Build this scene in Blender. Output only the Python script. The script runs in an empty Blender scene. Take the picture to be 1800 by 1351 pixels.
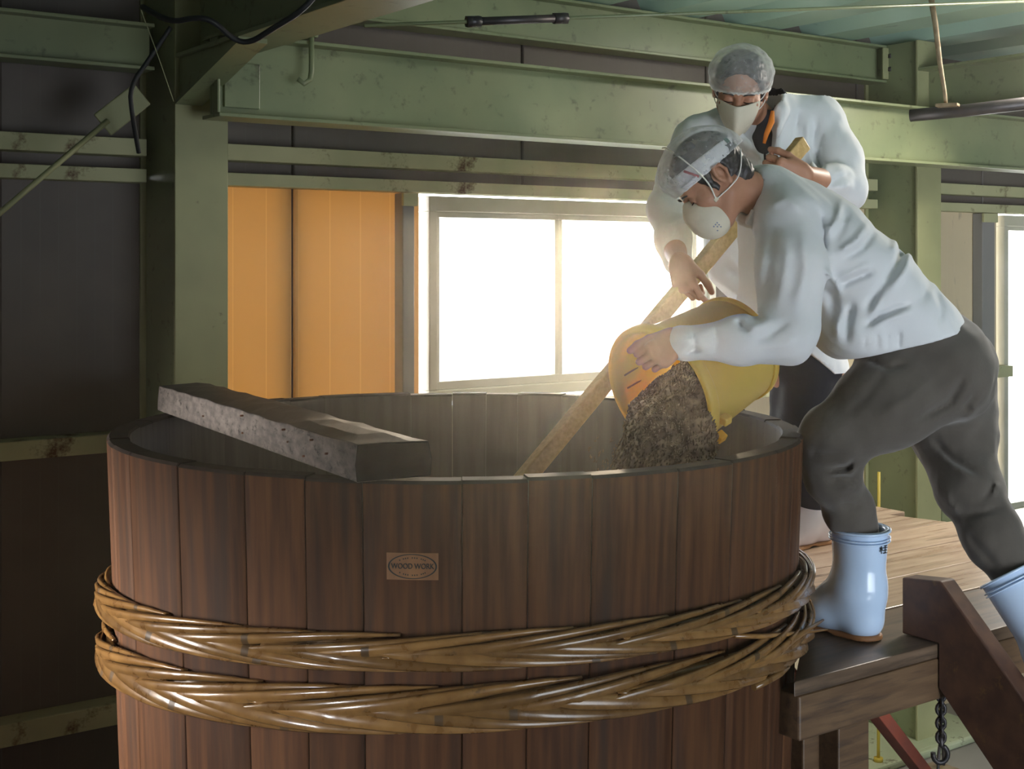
import bpy, bmesh, math, random
import numpy as np
from mathutils import Vector, Matrix

S = bpy.context.scene
COL = S.collection
random.seed(7)

# ---------------------------------------------------------------- camera, sky, sun, lamps, exposure
EYE = 2.16                      # eye height above the shed floor (m)
FPX = 2335.0                    # focal length for a frame 1800 px wide
cam_d = bpy.data.cameras.new('camera')
cam = bpy.data.objects.new('camera', cam_d)
COL.objects.link(cam)
cam.location = (0, 0, EYE)
cam.rotation_euler = (math.pi / 2, 0, 0)
cam_d.sensor_width = 36.0
cam_d.lens = FPX / 1800 * 36.0
cam_d.shift_y = -(675.5 - 460) / 1800
cam_d.clip_start = 0.05
cam_d.clip_end = 200
S.camera = cam

world = bpy.data.worlds.new('hazy_sky')
S.world = world
world.use_nodes = True
bg = world.node_tree.nodes['Background']
bg.inputs['Color'].default_value = (0.97, 0.985, 1.0, 1)
bg.inputs['Strength'].default_value = 7.0

def light(name, kind, loc, aim, energy, color, size=None, size_y=None, angle=None):
    d = bpy.data.lights.new(name, kind)
    d.energy = energy
    d.color = color
    if kind == 'AREA':
        d.shape = 'RECTANGLE'
        d.size = size
        d.size_y = size_y
    if angle:
        d.angle = angle
    o = bpy.data.objects.new(name, d)
    COL.objects.link(o)
    o.location = loc
    o.rotation_euler = (Vector(aim) - Vector(loc)).to_track_quat('-Z', 'Y').to_euler()
    return o

# low winter sun behind the window, a little right of the vat
light('sun', 'SUN', (0.84, 10, EYE + 0.34), (0.0, 0, EYE + 0.0), 4.5, (1.0, 0.80, 0.55), angle=math.radians(2.0))
# area lamp inside the closed front wall, standing in for unseen doorway daylight
light('door_daylight', 'AREA', (3.5, -0.6, 1.15), (2.3, 6.2, 1.45), 74, (0.86, 0.93, 1.0), 3.0, 2.2).data.spread = math.radians(92)
# small window in the side wall left of the frame
light('side_window_daylight', 'AREA', (-1.95, 0.62, 1.75), (-0.80, 2.9, 1.15), 16, (0.90, 0.93, 1.0), 0.9, 1.0).data.spread = math.radians(42)
# added lamp out of frame, brightens the vat's left staves; no window here
light('side_window_daylight_2', 'AREA', (-2.55, 2.55, 1.50), (-1.0, 3.12, 1.22), 10, (1.0, 0.93, 0.86), 0.7, 0.9).data.spread = math.radians(44)

# added warm fill for the planks, no known source, above the platform, unseen
light('platform_lamp', 'AREA', (2.35, 4.9, EYE + 0.94), (1.5, 4.25, EYE - 0.9), 66, (1.0, 0.91, 0.80), 0.5, 0.5).data.spread = math.radians(150)
# sampling portals in the two back windows (they only guide the sky's light through the openings)
for nm, loc, w_, h_ in (('window_1_portal', (0.30, 5.10, EYE - 0.13), 1.41, 0.74), ('window_2_portal', (3.20, 7.18, EYE - 0.53), 1.70, 1.54)):
    p_ = light(nm, 'AREA', loc, (loc[0] + math.sin(math.radians(35.5)), loc[1] - math.cos(math.radians(35.5)), loc[2]), 1.0, (1, 1, 1), w_, h_)
    p_.data.cycles.is_portal = True

S.view_settings.view_transform = 'Standard'
S.view_settings.look = 'None'
S.view_settings.exposure = 0.0
S.view_settings.gamma = 1.0
S.view_settings.use_curve_mapping = False
S.cycles.use_denoising = True
S.cycles.max_bounces = 8
S.cycles.transparent_max_bounces = 12
S.cycles.sample_clamp_indirect = 4.0

# ---------------------------------------------------------------- geometry of the place
# The back wall runs along WV and recedes to the right; NV is its normal into the room.
TH = math.radians(35.5)
WV = np.array([math.cos(TH), math.sin(TH), 0.0])
NV = np.array([math.sin(TH), -math.cos(TH), 0.0])

def P(px, py, Y):
    """point of the room seen at photo pixel (px, py) at distance Y in front of the camera"""
    return np.array([(px - 900.0) / FPX * Y, Y, EYE - (py - 460.0) / FPX * Y])

def AC(px, c):
    """distance along the wall of a point of the plane c seen at column px"""
    x = (px - 900.0) / FPX
    Y = c / (math.cos(TH) - math.sin(TH) * x)
    return math.cos(TH) * x * Y + math.sin(TH) * Y

def ZC(px, py, c):
    x = (px - 900.0) / FPX
    Y = c / (math.cos(TH) - math.sin(TH) * x)
    return EYE - (py - 460.0) / FPX * Y

def toW(a, c, z):
    return a * WV - c * NV + np.array([0, 0, z])

def toAC(p):
    return np.array([np.dot(p, WV), -np.dot(p, NV), p[2]])

# ---------------------------------------------------------------- mesh helpers
class MB:
    """collects boxes, bars, tubes and prisms for ONE mesh"""
    def __init__(s):
        s.v = []; s.f = []; s.m = []; s.smooth = []

    def add(s, v, f, mi=0, smooth=False):
        n = len(s.v)
        s.v += [tuple(map(float, p)) for p in v]
        s.f += [tuple(i + n for i in q) for q in f]
        s.m += [mi] * len(f)
        s.smooth += [smooth] * len(f)
        return s

    def box(s, lo, hi, mi=0):
        (x0, y0, z0), (x1, y1, z1) = lo, hi
        return s.add([(x0, y0, z0), (x1, y0, z0), (x1, y1, z0), (x0, y1, z0),
                      (x0, y0, z1), (x1, y0, z1), (x1, y1, z1), (x0, y1, z1)],
                     [(3, 2, 1, 0), (4, 5, 6, 7), (0, 1, 5, 4), (1, 2, 6, 5), (2, 3, 7, 6), (3, 0, 4, 7)], mi)

    def bar(s, a, b, w, h, up=(0, 0, 1), mi=0):
        """rectangular bar from a to b, w wide across, h along up"""
        a = np.array(a, float); b = np.array(b, float)
        d = (b - a) / np.linalg.norm(b - a)
        u = np.array(up, float); u = u - d * np.dot(u, d); u /= np.linalg.norm(u)
        w_ = np.cross(d, u)
        c = [a + w_ * sx * w / 2 + u * sy * h / 2 for sx, sy in ((-1, -1), (1, -1), (1, 1), (-1, 1))]
        c += [q + (b - a) for q in c]
        return s.add(c, [(3, 2, 1, 0), (4, 5, 6, 7), (0, 1, 5, 4), (1, 2, 6, 5), (2, 3, 7, 6), (3, 0, 4, 7)], mi)

    def prism(s, poly, axis, l0, l1, mi=0):
        """polygon of 2-D points extruded along axis 0/1/2 between l0 and l1"""
        n = len(poly)
        def mk(p, l):
            q = [0, 0, 0]; r = [i for i in range(3) if i != axis]
            q[r[0]], q[r[1]], q[axis] = p[0], p[1], l
            return q
        v = [mk(p, l0) for p in poly] + [mk(p, l1) for p in poly]
        f = [tuple(range(n))[::-1], tuple(range(n, 2 * n))]
        f += [(i, (i + 1) % n, n + (i + 1) % n, n + i) for i in range(n)]
        return s.add(v, f, mi)

    def tube(s, pts, r, n=8, mi=0, closed=False, caps=True):
        pts = [np.array(p, float) for p in pts]
        m = len(pts)
        rr = r if hasattr(r, '__len__') else [r] * m
        v = []; f = []
        ref = np.array([0.13, 0.31, 0.94])
        for i, p in enumerate(pts):
            q0 = pts[(i - 1) % m] if (closed or i > 0) else p
            q1 = pts[(i + 1) % m] if (closed or i < m - 1) else p
            d = q1 - q0; d /= (np.linalg.norm(d) + 1e-9)
            u = ref - d * np.dot(ref, d)
            if np.linalg.norm(u) < 1e-3: u = np.array([1.0, 0, 0]) - d * d[0]
            u /= np.linalg.norm(u); w = np.cross(d, u)
            ref = u
            for k in range(n):
                t = 2 * math.pi * k / n
                v.append(p + rr[i] * (math.cos(t) * u + math.sin(t) * w))
        for i in range(m if closed else m - 1):
            j = (i + 1) % m
            for k in range(n):
                k2 = (k + 1) % n
                f.append((i * n + k, i * n + k2, j * n + k2, j * n + k))
        s.add(v, f, mi, True)
        if caps and not closed:
            b = len(s.v) - m * n
            s.f += [tuple(b + k for k in range(n))[::-1], tuple(b + (m - 1) * n + k for k in range(n))]
            s.m += [mi, mi]; s.smooth += [False, False]
        return s

    def lathe(s, prof, origin, axis, n=32, mi=0, closed_prof=False):
        """profile of (r, h) turned about axis through origin"""
        o = np.array(origin, float); d = np.array(axis, float); d /= np.linalg.norm(d)
        u = np.cross(d, [0.2, 0.9, 0.3]); u /= np.linalg.norm(u); w = np.cross(d, u)
        v = []; f = []; m = len(prof)
        for k in range(n):
            t = 2 * math.pi * k / n
            e = math.cos(t) * u + math.sin(t) * w
            for r, h in prof: v.append(o + d * h + e * r)
        for k in range(n):
            k2 = (k + 1) % n
            for i in range(m if closed_prof else m - 1):
                j = (i + 1) % m
                f.append((k * m + i, k2 * m + i, k2 * m + j, k * m + j))
        return s.add(v, f, mi, True)

    def map(s, fn):
        s.v = [tuple(map(float, fn(np.array(p)))) for p in s.v]
        return s

def children_of(o): return [c for c in o.children]

HEAD_SCALE = None      # (centre, factor): heads and what they wear are modelled life-size and scaled about the head's centre
def head_scaled(v):
    if HEAD_SCALE is None: return v
    o, k = HEAD_SCALE
    return (np.array(v, float) - o) * k + o

def link_mesh(name, v, f, mats, parent=None, mi=None, smooth=None, bevel=0.0, seg=2):
    me = bpy.data.meshes.new(name)
    v = head_scaled(v)
    if parent is not None:
        M = np.array(parent.get('_inv'), float).reshape(4, 4)
        v = np.array(v, float)
        v = v @ M[:3, :3].T + M[:3, 3]
        v = v.tolist()
    me.from_pydata(v, [], f)
    if not isinstance(mats, (list, tuple)): mats = [mats]
    for m in mats: me.materials.append(m)
    if mi is not None: me.polygons.foreach_set('material_index', np.array(mi, np.int32))
    if smooth is True: smooth = [True] * len(f)
    if smooth is not None: me.polygons.foreach_set('use_smooth', np.array(smooth, bool))
    me.validate(); me.update()
    o = bpy.data.objects.new(name, me)
    COL.objects.link(o)
    if parent is not None:
        o.parent = parent
        o['_inv'] = parent['_inv']
    if bevel:
        b = o.modifiers.new('bevel', 'BEVEL'); b.width = bevel; b.segments = seg
        b.limit_method = 'ANGLE'; b.angle_limit = math.radians(35)
    return o

def build(mb, name, mats, parent=None, bevel=0.0, seg=2):
    o = link_mesh(name, mb.v, mb.f, mats, parent, mb.m, mb.smooth, bevel, seg)
    bm = bmesh.new(); bm.from_mesh(o.data)
    bmesh.ops.recalc_face_normals(bm, faces=bm.faces); bm.to_mesh(o.data); bm.free()
    return o

def root(name, loc, label=None, cat=None, group=None, rz=0.0, kind=None):
    """an Empty at the base of a thing; parts are given in the room's (or wall's) coordinates"""
    o = bpy.data.objects.new(name, None)
    o.empty_display_size = 0.1
    COL.objects.link(o)
    o.location = tuple(map(float, loc)); o.rotation_euler = (0, 0, rz)
    # with rz = TH the parts are given as (along wall, away from camera, z)
    M = Matrix.Translation(Vector(toAC(np.array(loc)) if rz else loc))
    o['_inv'] = [x for row in M.inverted() for x in row]
    tag(o, label, cat, group, kind)
    return o

def wroot(name, a, c, z, label=None, cat=None, group=None, kind=None):
    return root(name, toW(a, c, z), label, cat, group, TH, kind)

def tag(o, label=None, cat=None, group=None, kind=None):
    if label: o['label'] = label
    if cat: o['category'] = cat
    if group: o['group'] = group
    if kind: o['kind'] = kind
    return o

# ---------------------------------------------------------------- materials
def mk(name, c1, c2=None, nscale=6.0, scale=(1, 1, 1), rough=(0.6, 0.7), bump=0.0, bscale=None, stain=None,
       rand=0.0, metal=0.0, spec=0.5, coat=0.0, lines=None, sheen=0.0, trans=0.0, tcol=None, detail=5.0, mixr=(0.35, 0.65)):
    """procedural surface: two tones by noise, stains by a second noise, fine relief, optional thin lines"""
    m = bpy.data.materials.new(name); m.use_nodes = True
    nt = m.node_tree; N = nt.nodes; L = nt.links
    bs = N['Principled BSDF']
    tc = N.new('ShaderNodeTexCoord'); mp = N.new('ShaderNodeMapping')
    mp.inputs['Scale'].default_value = scale
    L.new(tc.outputs['Object'], mp.inputs['Vector'])
    vec = mp.outputs['Vector']
    oi = N.new('ShaderNodeObjectInfo')
    if rand:
        ad = N.new('ShaderNodeVectorMath'); ad.operation = 'MULTIPLY_ADD'
        cb = N.new('ShaderNodeCombineXYZ')
        for i in range(3): L.new(oi.outputs['Random'], cb.inputs[i])
        L.new(cb.outputs[0], ad.inputs[0]); ad.inputs[1].default_value = (37.1, 21.7, 53.3)
        L.new(vec, ad.inputs[2]); vec = ad.outputs[0]
    no = N.new('ShaderNodeTexNoise'); no.inputs['Scale'].default_value = nscale
    no.inputs['Detail'].default_value = detail
    L.new(vec, no.inputs['Vector'])
    ra = N.new('ShaderNodeMapRange'); ra.inputs[1].default_value = mixr[0]; ra.inputs[2].default_value = mixr[1]
    L.new(no.outputs['Fac'], ra.inputs[0])
    mx = N.new('ShaderNodeMix'); mx.data_type = 'RGBA'
    mx.inputs[6].default_value = (*c1, 1); mx.inputs[7].default_value = (*(c2 or c1), 1)
    L.new(ra.outputs[0], mx.inputs[0])
    col = mx.outputs[2]
    if stain:
        sc, ss, lo, hi, detail2 = stain
        n2 = N.new('ShaderNodeTexNoise'); n2.inputs['Scale'].default_value = ss; n2.inputs['Detail'].default_value = detail2
        n2.inputs['Roughness'].default_value = 0.7
        L.new(vec, n2.inputs['Vector'])
        r2 = N.new('ShaderNodeMapRange'); r2.inputs[1].default_value = lo; r2.inputs[2].default_value = hi
        L.new(n2.outputs['Fac'], r2.inputs[0])
        m2 = N.new('ShaderNodeMix'); m2.data_type = 'RGBA'
        L.new(r2.outputs[0], m2.inputs[0]); L.new(col, m2.inputs[6]); m2.inputs[7].default_value = (*sc, 1)
        col = m2.outputs[2]
    if lines:
        axis, pitch, width, lc, amt = lines
        sx = N.new('ShaderNodeSeparateXYZ'); L.new(tc.outputs['Object'], sx.inputs[0])
        dv = N.new('ShaderNodeMath'); dv.operation = 'DIVIDE'; L.new(sx.outputs[axis], dv.inputs[0]); dv.inputs[1].default_value = pitch
        fr = N.new('ShaderNodeMath'); fr.operation = 'FRACT'; L.new(dv.outputs[0], fr.inputs[0])
        lt = N.new('ShaderNodeMath'); lt.operation = 'LESS_THAN'; L.new(fr.outputs[0], lt.inputs[0]); lt.inputs[1].default_value = width
        mu = N.new('ShaderNodeMath'); mu.operation = 'MULTIPLY'; L.new(lt.outputs[0], mu.inputs[0]); mu.inputs[1].default_value = amt
        m3 = N.new('ShaderNodeMix'); m3.data_type = 'RGBA'
        L.new(mu.outputs[0], m3.inputs[0]); L.new(col, m3.inputs[6]); m3.inputs[7].default_value = (*lc, 1)
        col = m3.outputs[2]
    if rand:
        hs = N.new('ShaderNodeHueSaturation')
        rv = N.new('ShaderNodeMapRange'); rv.inputs[3].default_value = 1 - rand; rv.inputs[4].default_value = 1 + rand
        L.new(oi.outputs['Random'], rv.inputs[0]); L.new(rv.outputs[0], hs.inputs['Value'])
        L.new(col, hs.inputs['Color']); col = hs.outputs[0]
    L.new(col, bs.inputs['Base Color'])
    rr = N.new('ShaderNodeMapRange'); rr.inputs[3].default_value = rough[0]; rr.inputs[4].default_value = rough[1]
    L.new(no.outputs['Fac'], rr.inputs[0]); L.new(rr.outputs[0], bs.inputs['Roughness'])
    bs.inputs['Metallic'].default_value = metal
    bs.inputs['Specular IOR Level'].default_value = spec
    if coat: bs.inputs['Coat Weight'].default_value = coat; bs.inputs['Coat Roughness'].default_value = 0.12
    if sheen: bs.inputs['Sheen Weight'].default_value = sheen
    if bump:
        b = N.new('ShaderNodeBump'); b.inputs['Strength'].default_value = bump; b.inputs['Distance'].default_value = 0.004
        if bscale:
            n3 = N.new('ShaderNodeTexNoise'); n3.inputs['Scale'].default_value = bscale; n3.inputs['Detail'].default_value = 4
            L.new(vec, n3.inputs['Vector']); L.new(n3.outputs['Fac'], b.inputs['Height'])
        else:
            L.new(no.outputs['Fac'], b.inputs['Height'])
        L.new(b.outputs[0], bs.inputs['Normal'])
    if trans:
        out = N['Material Output']
        tr = N.new('ShaderNodeBsdfTranslucent'); ms = N.new('ShaderNodeMixShader')
        if tcol: tr.inputs['Color'].default_value = (*tcol, 1)
        else: L.new(col, tr.inputs['Color'])
        ms.inputs[0].default_value = trans
        L.new(bs.outputs[0], ms.inputs[1]); L.new(tr.outputs[0], ms.inputs[2]); L.new(ms.outputs[0], out.inputs['Surface'])
    return m

def mk_net(name, color, cover):
    """thin non-woven net: part cloth, part see-through"""
    m = bpy.data.materials.new(name); m.use_nodes = True
    N = m.node_tree.nodes; L = m.node_tree.links
    bs = N['Principled BSDF']; bs.inputs['Base Color'].default_value = (*color, 1); bs.inputs['Roughness'].default_value = 0.8
    tl = N.new('ShaderNodeBsdfTranslucent'); tl.inputs['Color'].default_value = (*color, 1)
    m1 = N.new('ShaderNodeMixShader'); m1.inputs[0].default_value = 0.35
    L.new(bs.outputs[0], m1.inputs[1]); L.new(tl.outputs[0], m1.inputs[2])
    tp = N.new('ShaderNodeBsdfTransparent')
    tc = N.new('ShaderNodeTexCoord'); no = N.new('ShaderNodeTexNoise'); no.inputs['Scale'].default_value = 60; no.inputs['Detail'].default_value = 6
    L.new(tc.outputs['Object'], no.inputs['Vector'])
    ra = N.new('ShaderNodeMapRange'); ra.inputs[1].default_value = 0.3; ra.inputs[2].default_value = 0.7
    ra.inputs[3].default_value = cover[0]; ra.inputs[4].default_value = cover[1]
    L.new(no.outputs['Fac'], ra.inputs[0])
    lw = N.new('ShaderNodeLayerWeight'); lw.inputs[0].default_value = 0.35
    ad = N.new('ShaderNodeMath'); ad.operation = 'ADD'; ad.use_clamp = True
    ml = N.new('ShaderNodeMath'); ml.operation = 'MULTIPLY'; ml.inputs[1].default_value = 0.45
    L.new(lw.outputs['Facing'], ml.inputs[0]); L.new(ra.outputs[0], ad.inputs[0]); L.new(ml.outputs[0], ad.inputs[1])
    m2 = N.new('ShaderNodeMixShader'); L.new(ad.outputs[0], m2.inputs[0])
    L.new(tp.outputs[0], m2.inputs[1]); L.new(m1.outputs[0], m2.inputs[2])
    L.new(m2.outputs[0], N['Material Output'].inputs['Surface'])
    return m

def mk_glass(name):
    m = bpy.data.materials.new(name); m.use_nodes = True
    N = m.node_tree.nodes; L = m.node_tree.links
    N.remove(N['Principled BSDF'])
    tp = N.new('ShaderNodeBsdfTransparent'); gl = N.new('ShaderNodeBsdfGlossy'); gl.inputs['Roughness'].default_value = 0.03
    ms = N.new('ShaderNodeMixShader'); ms.inputs[0].default_value = 0.04
    L.new(tp.outputs[0], ms.inputs[1]); L.new(gl.outputs[0], ms.inputs[2]); L.new(ms.outputs[0], N['Material Output'].inputs['Surface'])
    return m

M = {}
M['green'] = mk('sage_green_paint', (0.29, 0.30, 0.155), (0.36, 0.365, 0.19), 3.5, (1, 1, 1), (0.45, 0.65), 0.12, 40,
                stain=((0.09, 0.075, 0.04), 24.0, 0.64, 0.76, 8))
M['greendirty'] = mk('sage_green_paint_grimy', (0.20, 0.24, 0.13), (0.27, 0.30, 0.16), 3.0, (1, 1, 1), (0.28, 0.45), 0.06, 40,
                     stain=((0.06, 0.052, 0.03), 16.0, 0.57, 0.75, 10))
M['girt'] = mk('yellowed_green_paint', (0.50, 0.49, 0.28), (0.40, 0.41, 0.23), 4.0, (1, 1, 1), (0.5, 0.7), 0.1, 50,
               stain=((0.10, 0.045, 0.015), 7.0, 0.56, 0.66, 9))
M['panelgrey'] = mk('mauve_grey_wall_panel', (0.115, 0.096, 0.082), (0.15, 0.127, 0.106), 3.0, (1, 1, 1), (0.5, 0.6), 0.05, 60,
                    lines=(0, 0.055, 0.06, (0.15, 0.135, 0.12), 0.35))
M['amber'] = mk('amber_glow_panel', (0.50, 0.34, 0.15), (0.55, 0.37, 0.16), 2.0, (1, 1, 1), (0.45, 0.55), 0.04, 90,
                lines=(0, 0.118, 0.035, (0.80, 0.55, 0.25), 0.6), trans=0.50, tcol=(0.44, 0.295, 0.130))  # warm bounced sun on the panel, put into its colour and translucency
M['cream'] = mk('cream_wall_panel', (0.66, 0.55, 0.36), (0.58, 0.48, 0.32), 2.5, (1, 1, 0.4), (0.5, 0.6), 0.05, 60,
                lines=(0, 0.055, 0.06, (0.65, 0.56, 0.40), 0.4), stain=((0.22, 0.18, 0.12), 6.0, 0.6, 0.75, 8))
M['postgrey'] = mk('grey_metal_post', (0.20, 0.20, 0.19), (0.27, 0.26, 0.25), 5, (1, 1, 0.3), (0.4, 0.6), 0.1, 40)
M['frame'] = mk('window_frame_paint', (0.55, 0.54, 0.42), (0.62, 0.60, 0.50), 6, (1, 1, 1), (0.4, 0.5), 0.05, 40)
M['glass'] = mk_glass('window_glass')
M['deck'] = mk('teal_roof_deck', (0.38, 0.57, 0.47), (0.46, 0.62, 0.50), 3.0, (1, 0.3, 1), (0.4, 0.55), 0.06, 30,
               stain=((0.05, 0.06, 0.05), 14.0, 0.66, 0.74, 6))
M['concrete'] = mk('floor_concrete', (0.20, 0.19, 0.17), (0.27, 0.26, 0.24), 2.0, (1, 1, 1), (0.6, 0.8), 0.2, 30)
M['ground'] = mk('pale_ground', (0.95, 0.95, 0.94), (0.92, 0.92, 0.91), 1.0, (1, 1, 1), (0.9, 1.0), spec=0.0)
M['cable'] = mk('black_cable', (0.018, 0.02, 0.02), None, 20, rough=(0.5, 0.6))
M['rodmetal'] = mk('rusty_rod', (0.30, 0.24, 0.15), (0.20, 0.14, 0.08), 30, rough=(0.5, 0.7), bump=0.2, metal=0.3)
M['darksteel'] = mk('dark_steel', (0.05, 0.05, 0.055), (0.08, 0.07, 0.07), 14, rough=(0.35, 0.5), metal=0.6, bump=0.1)
M['rust'] = mk('rusted_steel', (0.16, 0.07, 0.035), (0.09, 0.05, 0.03), 18, rough=(0.7, 0.85), bump=0.3)
M['cedar'] = mk('vat_cedar', (0.056, 0.024, 0.012), (0.110, 0.048, 0.021), 7.0, (7, 7, 0.35), (0.58, 0.74), 0.10,
                stain=((0.040, 0.024, 0.017), 2.2, 0.50, 0.72, 5), rand=0.16, spec=0.15)
M['cedarin'] = mk('vat_cedar_soaked', (0.075, 0.062, 0.052), (0.11, 0.095, 0.08), 6.0, (6, 6, 0.4), (0.5, 0.7), 0.12, rand=0.1)
M['rim'] = mk('vat_rim_blackened', (0.022, 0.018, 0.016), (0.045, 0.033, 0.026), 14, (1, 1, 1), (0.6, 0.8), 0.25, spec=0.2)
M['bamboo'] = mk('split_bamboo', (0.17, 0.085, 0.026), (0.26, 0.14, 0.045), 9.0, (3, 3, 3), (0.22, 0.36), 0.05, 30,
                 stain=((0.09, 0.05, 0.02), 12, 0.60, 0.75, 4), rand=0.28, coat=0.5)
M['bamboonode'] = mk('bamboo_node', (0.085, 0.05, 0.022), None, 9, rough=(0.4, 0.5))
M['stamp'] = mk('stamp_ink', (0.012, 0.014, 0.012), None, 20, rough=(0.6, 0.7))
M['stampwood'] = mk('stamp_fresh_wood', (0.25, 0.115, 0.04), (0.18, 0.08, 0.03), 30, (1, 1, 0.3), (0.5, 0.6))
M['oldtimber'] = mk('weathered_timber', (0.12, 0.105, 0.098), (0.24, 0.21, 0.19), 7.0, (9, 0.7, 9), (0.6, 0.8), 0.35,
                    stain=((0.03, 0.026, 0.025), 8, 0.55, 0.68, 7))
M['timberend'] = mk('dark_timber_end', (0.006, 0.007, 0.008), (0.012, 0.013, 0.014), 30, rough=(0.8, 0.95), bump=0.3, spec=0.05)  # end faces, darker than the sides
M['timbertop'] = mk('dark_timber_top', (0.02, 0.018, 0.02), (0.065, 0.058, 0.06), 6.0, (9, 0.7, 9), (0.45, 0.75), 0.4)  # top faces, darker than the sides
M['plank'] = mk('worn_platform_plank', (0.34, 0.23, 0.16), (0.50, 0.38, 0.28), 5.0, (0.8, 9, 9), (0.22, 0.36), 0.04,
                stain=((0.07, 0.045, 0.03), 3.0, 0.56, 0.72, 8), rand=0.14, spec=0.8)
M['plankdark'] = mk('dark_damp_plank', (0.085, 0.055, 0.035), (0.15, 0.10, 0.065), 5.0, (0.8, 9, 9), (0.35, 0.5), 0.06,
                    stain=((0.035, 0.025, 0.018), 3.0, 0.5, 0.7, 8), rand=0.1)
M['darkwood'] = mk('dark_oiled_wood', (0.09, 0.052, 0.028), (0.135, 0.08, 0.04), 7.0, (0.8, 9, 9), (0.4, 0.6), 0.15,
                   stain=((0.04, 0.025, 0.018), 4, 0.52, 0.7, 6), rand=0.1)
M['stringer'] = mk('stair_stringer_wood', (0.070, 0.034, 0.024), (0.115, 0.055, 0.032), 9.0, (3, 3, 3), (0.4, 0.6), 0.15,
                   stain=((0.16, 0.085, 0.03), 5, 0.60, 0.7, 5))
M['redsteel'] = mk('red_primer_steel', (0.30, 0.065, 0.035), (0.22, 0.06, 0.04), 12, rough=(0.5, 0.7), bump=0.1)
M['palegreen'] = mk('pale_green_plate', (0.36, 0.42, 0.27), (0.44, 0.49, 0.33), 6, rough=(0.5, 0.7), bump=0.1, stain=((0.10, 0.09, 0.05), 12, 0.6, 0.7, 6))
M['yellowpipe'] = mk('yellow_pipe', (0.55, 0.42, 0.06), None, 9, rough=(0.4, 0.5))
M['white'] = mk('white_plate', (0.75, 0.75, 0.75), (0.7, 0.7, 0.7), 6, rough=(0.4, 0.5))
M['pole'] = mk('pale_pole_wood', (0.50, 0.33, 0.12), (0.62, 0.43, 0.18), 10, (9, 9, 9), (0.45, 0.6), 0.1)
M['bucket'] = mk('yellow_plastic', (0.62, 0.50, 0.10), (0.68, 0.56, 0.13), 3, rough=(0.35, 0.45), bump=0.03, trans=0.42, tcol=(0.95, 0.55, 0.01))
M['bucketdark'] = mk('moulded_scale_line', (0.30, 0.20, 0.03), None, 3, rough=(0.5, 0.6))
M['grain'] = mk('roasted_grain', (0.085, 0.055, 0.032), (0.17, 0.115, 0.065), 45, rough=(0.7, 0.8), rand=0.2)
M['coat'] = mk('white_work_cloth', (0.74, 0.77, 0.80), (0.80, 0.82, 0.84), 8, rough=(0.8, 0.9), bump=0.12, bscale=220, spec=0.2, sheen=0.15, trans=0.12)
M['skin'] = mk('skin', (0.36, 0.175, 0.105), (0.42, 0.21, 0.13), 14, rough=(0.45, 0.6), bump=0.05, bscale=150, spec=0.4)
M['hair'] = mk('black_hair', (0.012, 0.011, 0.012), (0.03, 0.028, 0.03), 60, (1, 1, 1), (0.4, 0.6), 0.3)
M['mask'] = mk('mask_nonwoven', (0.70, 0.66, 0.54), (0.74, 0.70, 0.58), 9, rough=(0.85, 0.95), bump=0.08, bscale=200, trans=0.2)
M['strap'] = mk('white_elastic', (0.75, 0.74, 0.70), None, 9, rough=(0.7, 0.8))
M['capcloth'] = mk('white_cap_cloth', (0.78, 0.77, 0.79), (0.72, 0.73, 0.74), 10, rough=(0.85, 0.9), bump=0.1, bscale=200)
M['net'] = mk_net('hair_net_white', (0.80, 0.82, 0.84), (0.14, 0.30))
M['net2'] = mk_net('hair_net_fine', (0.80, 0.82, 0.82), (0.16, 0.30))
M['redtrim'] = mk('red_piping', (0.40, 0.03, 0.03), None, 9, rough=(0.6, 0.7))
M['greentrim'] = mk('green_tab', (0.03, 0.13, 0.08), None, 9, rough=(0.6, 0.7))
M['trousers'] = mk('grey_brown_trousers', (0.078, 0.068, 0.058), (0.10, 0.088, 0.075), 7, rough=(0.8, 0.95), bump=0.12, bscale=240, spec=0.2, sheen=0.3)
M['blacktrousers'] = mk('black_trousers', (0.013, 0.013, 0.018), (0.02, 0.02, 0.026), 7, rough=(0.8, 0.9), bump=0.1, bscale=200, spec=0.2)
M['boot'] = mk('pale_blue_rubber', (0.50, 0.66, 0.88), (0.55, 0.69, 0.90), 4, rough=(0.16, 0.24), spec=0.5, coat=0.3)
M['boot2'] = mk('white_rubber', (0.74, 0.69, 0.67), (0.70, 0.62, 0.60), 4, rough=(0.2, 0.3), spec=0.5, trans=0.3, tcol=(0.9, 0.55, 0.45))
M['sole'] = mk('tan_rubber_sole', (0.33, 0.15, 0.055), (0.27, 0.12, 0.045), 12, rough=(0.5, 0.65), bump=0.1)
M['darkshirt'] = mk('dark_shirt', (0.020, 0.020, 0.026), (0.045, 0.042, 0.045), 18, rough=(0.8, 0.9))
M['orange'] = mk('orange_lining', (0.75, 0.22, 0.02), None, 9, rough=(0.7, 0.8))
M['eye'] = mk('eye_dark', (0.02, 0.015, 0.012), None, 9, rough=(0.15, 0.2))
M['inkblue'] = mk('mask_print', (0.22, 0.25, 0.34), None, 9, rough=(0.8, 0.9))
# ================================================================ THE SHED
C_WALL = 4.05          # back wall plane (distance from the camera across the wall)
C_COL = 3.751          # room-side face of the columns
def struct(mb, name, mats, parent=None, bevel=0.0):
    o = build(mb, name, mats, parent, bevel)
    if parent is None: o['kind'] = 'structure'
    return o

def wstruct(name, a=0, c=0, z=0):
    r = wroot(name, a, c, z); r['kind'] = 'structure'; return r

Z = lambda d: EYE + d
# ---- floor and outside ground
fl = wstruct('floor')
build(MB().box((-1.7, -3.7, -0.1), (9.6, 4.35, 0.0)), 'slab', M['concrete'], fl)
gr = wstruct('ground')
build(MB().box((-30, 4.6, -0.25), (60, 70, -0.15)), 'yard', M['ground'], gr)

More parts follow.
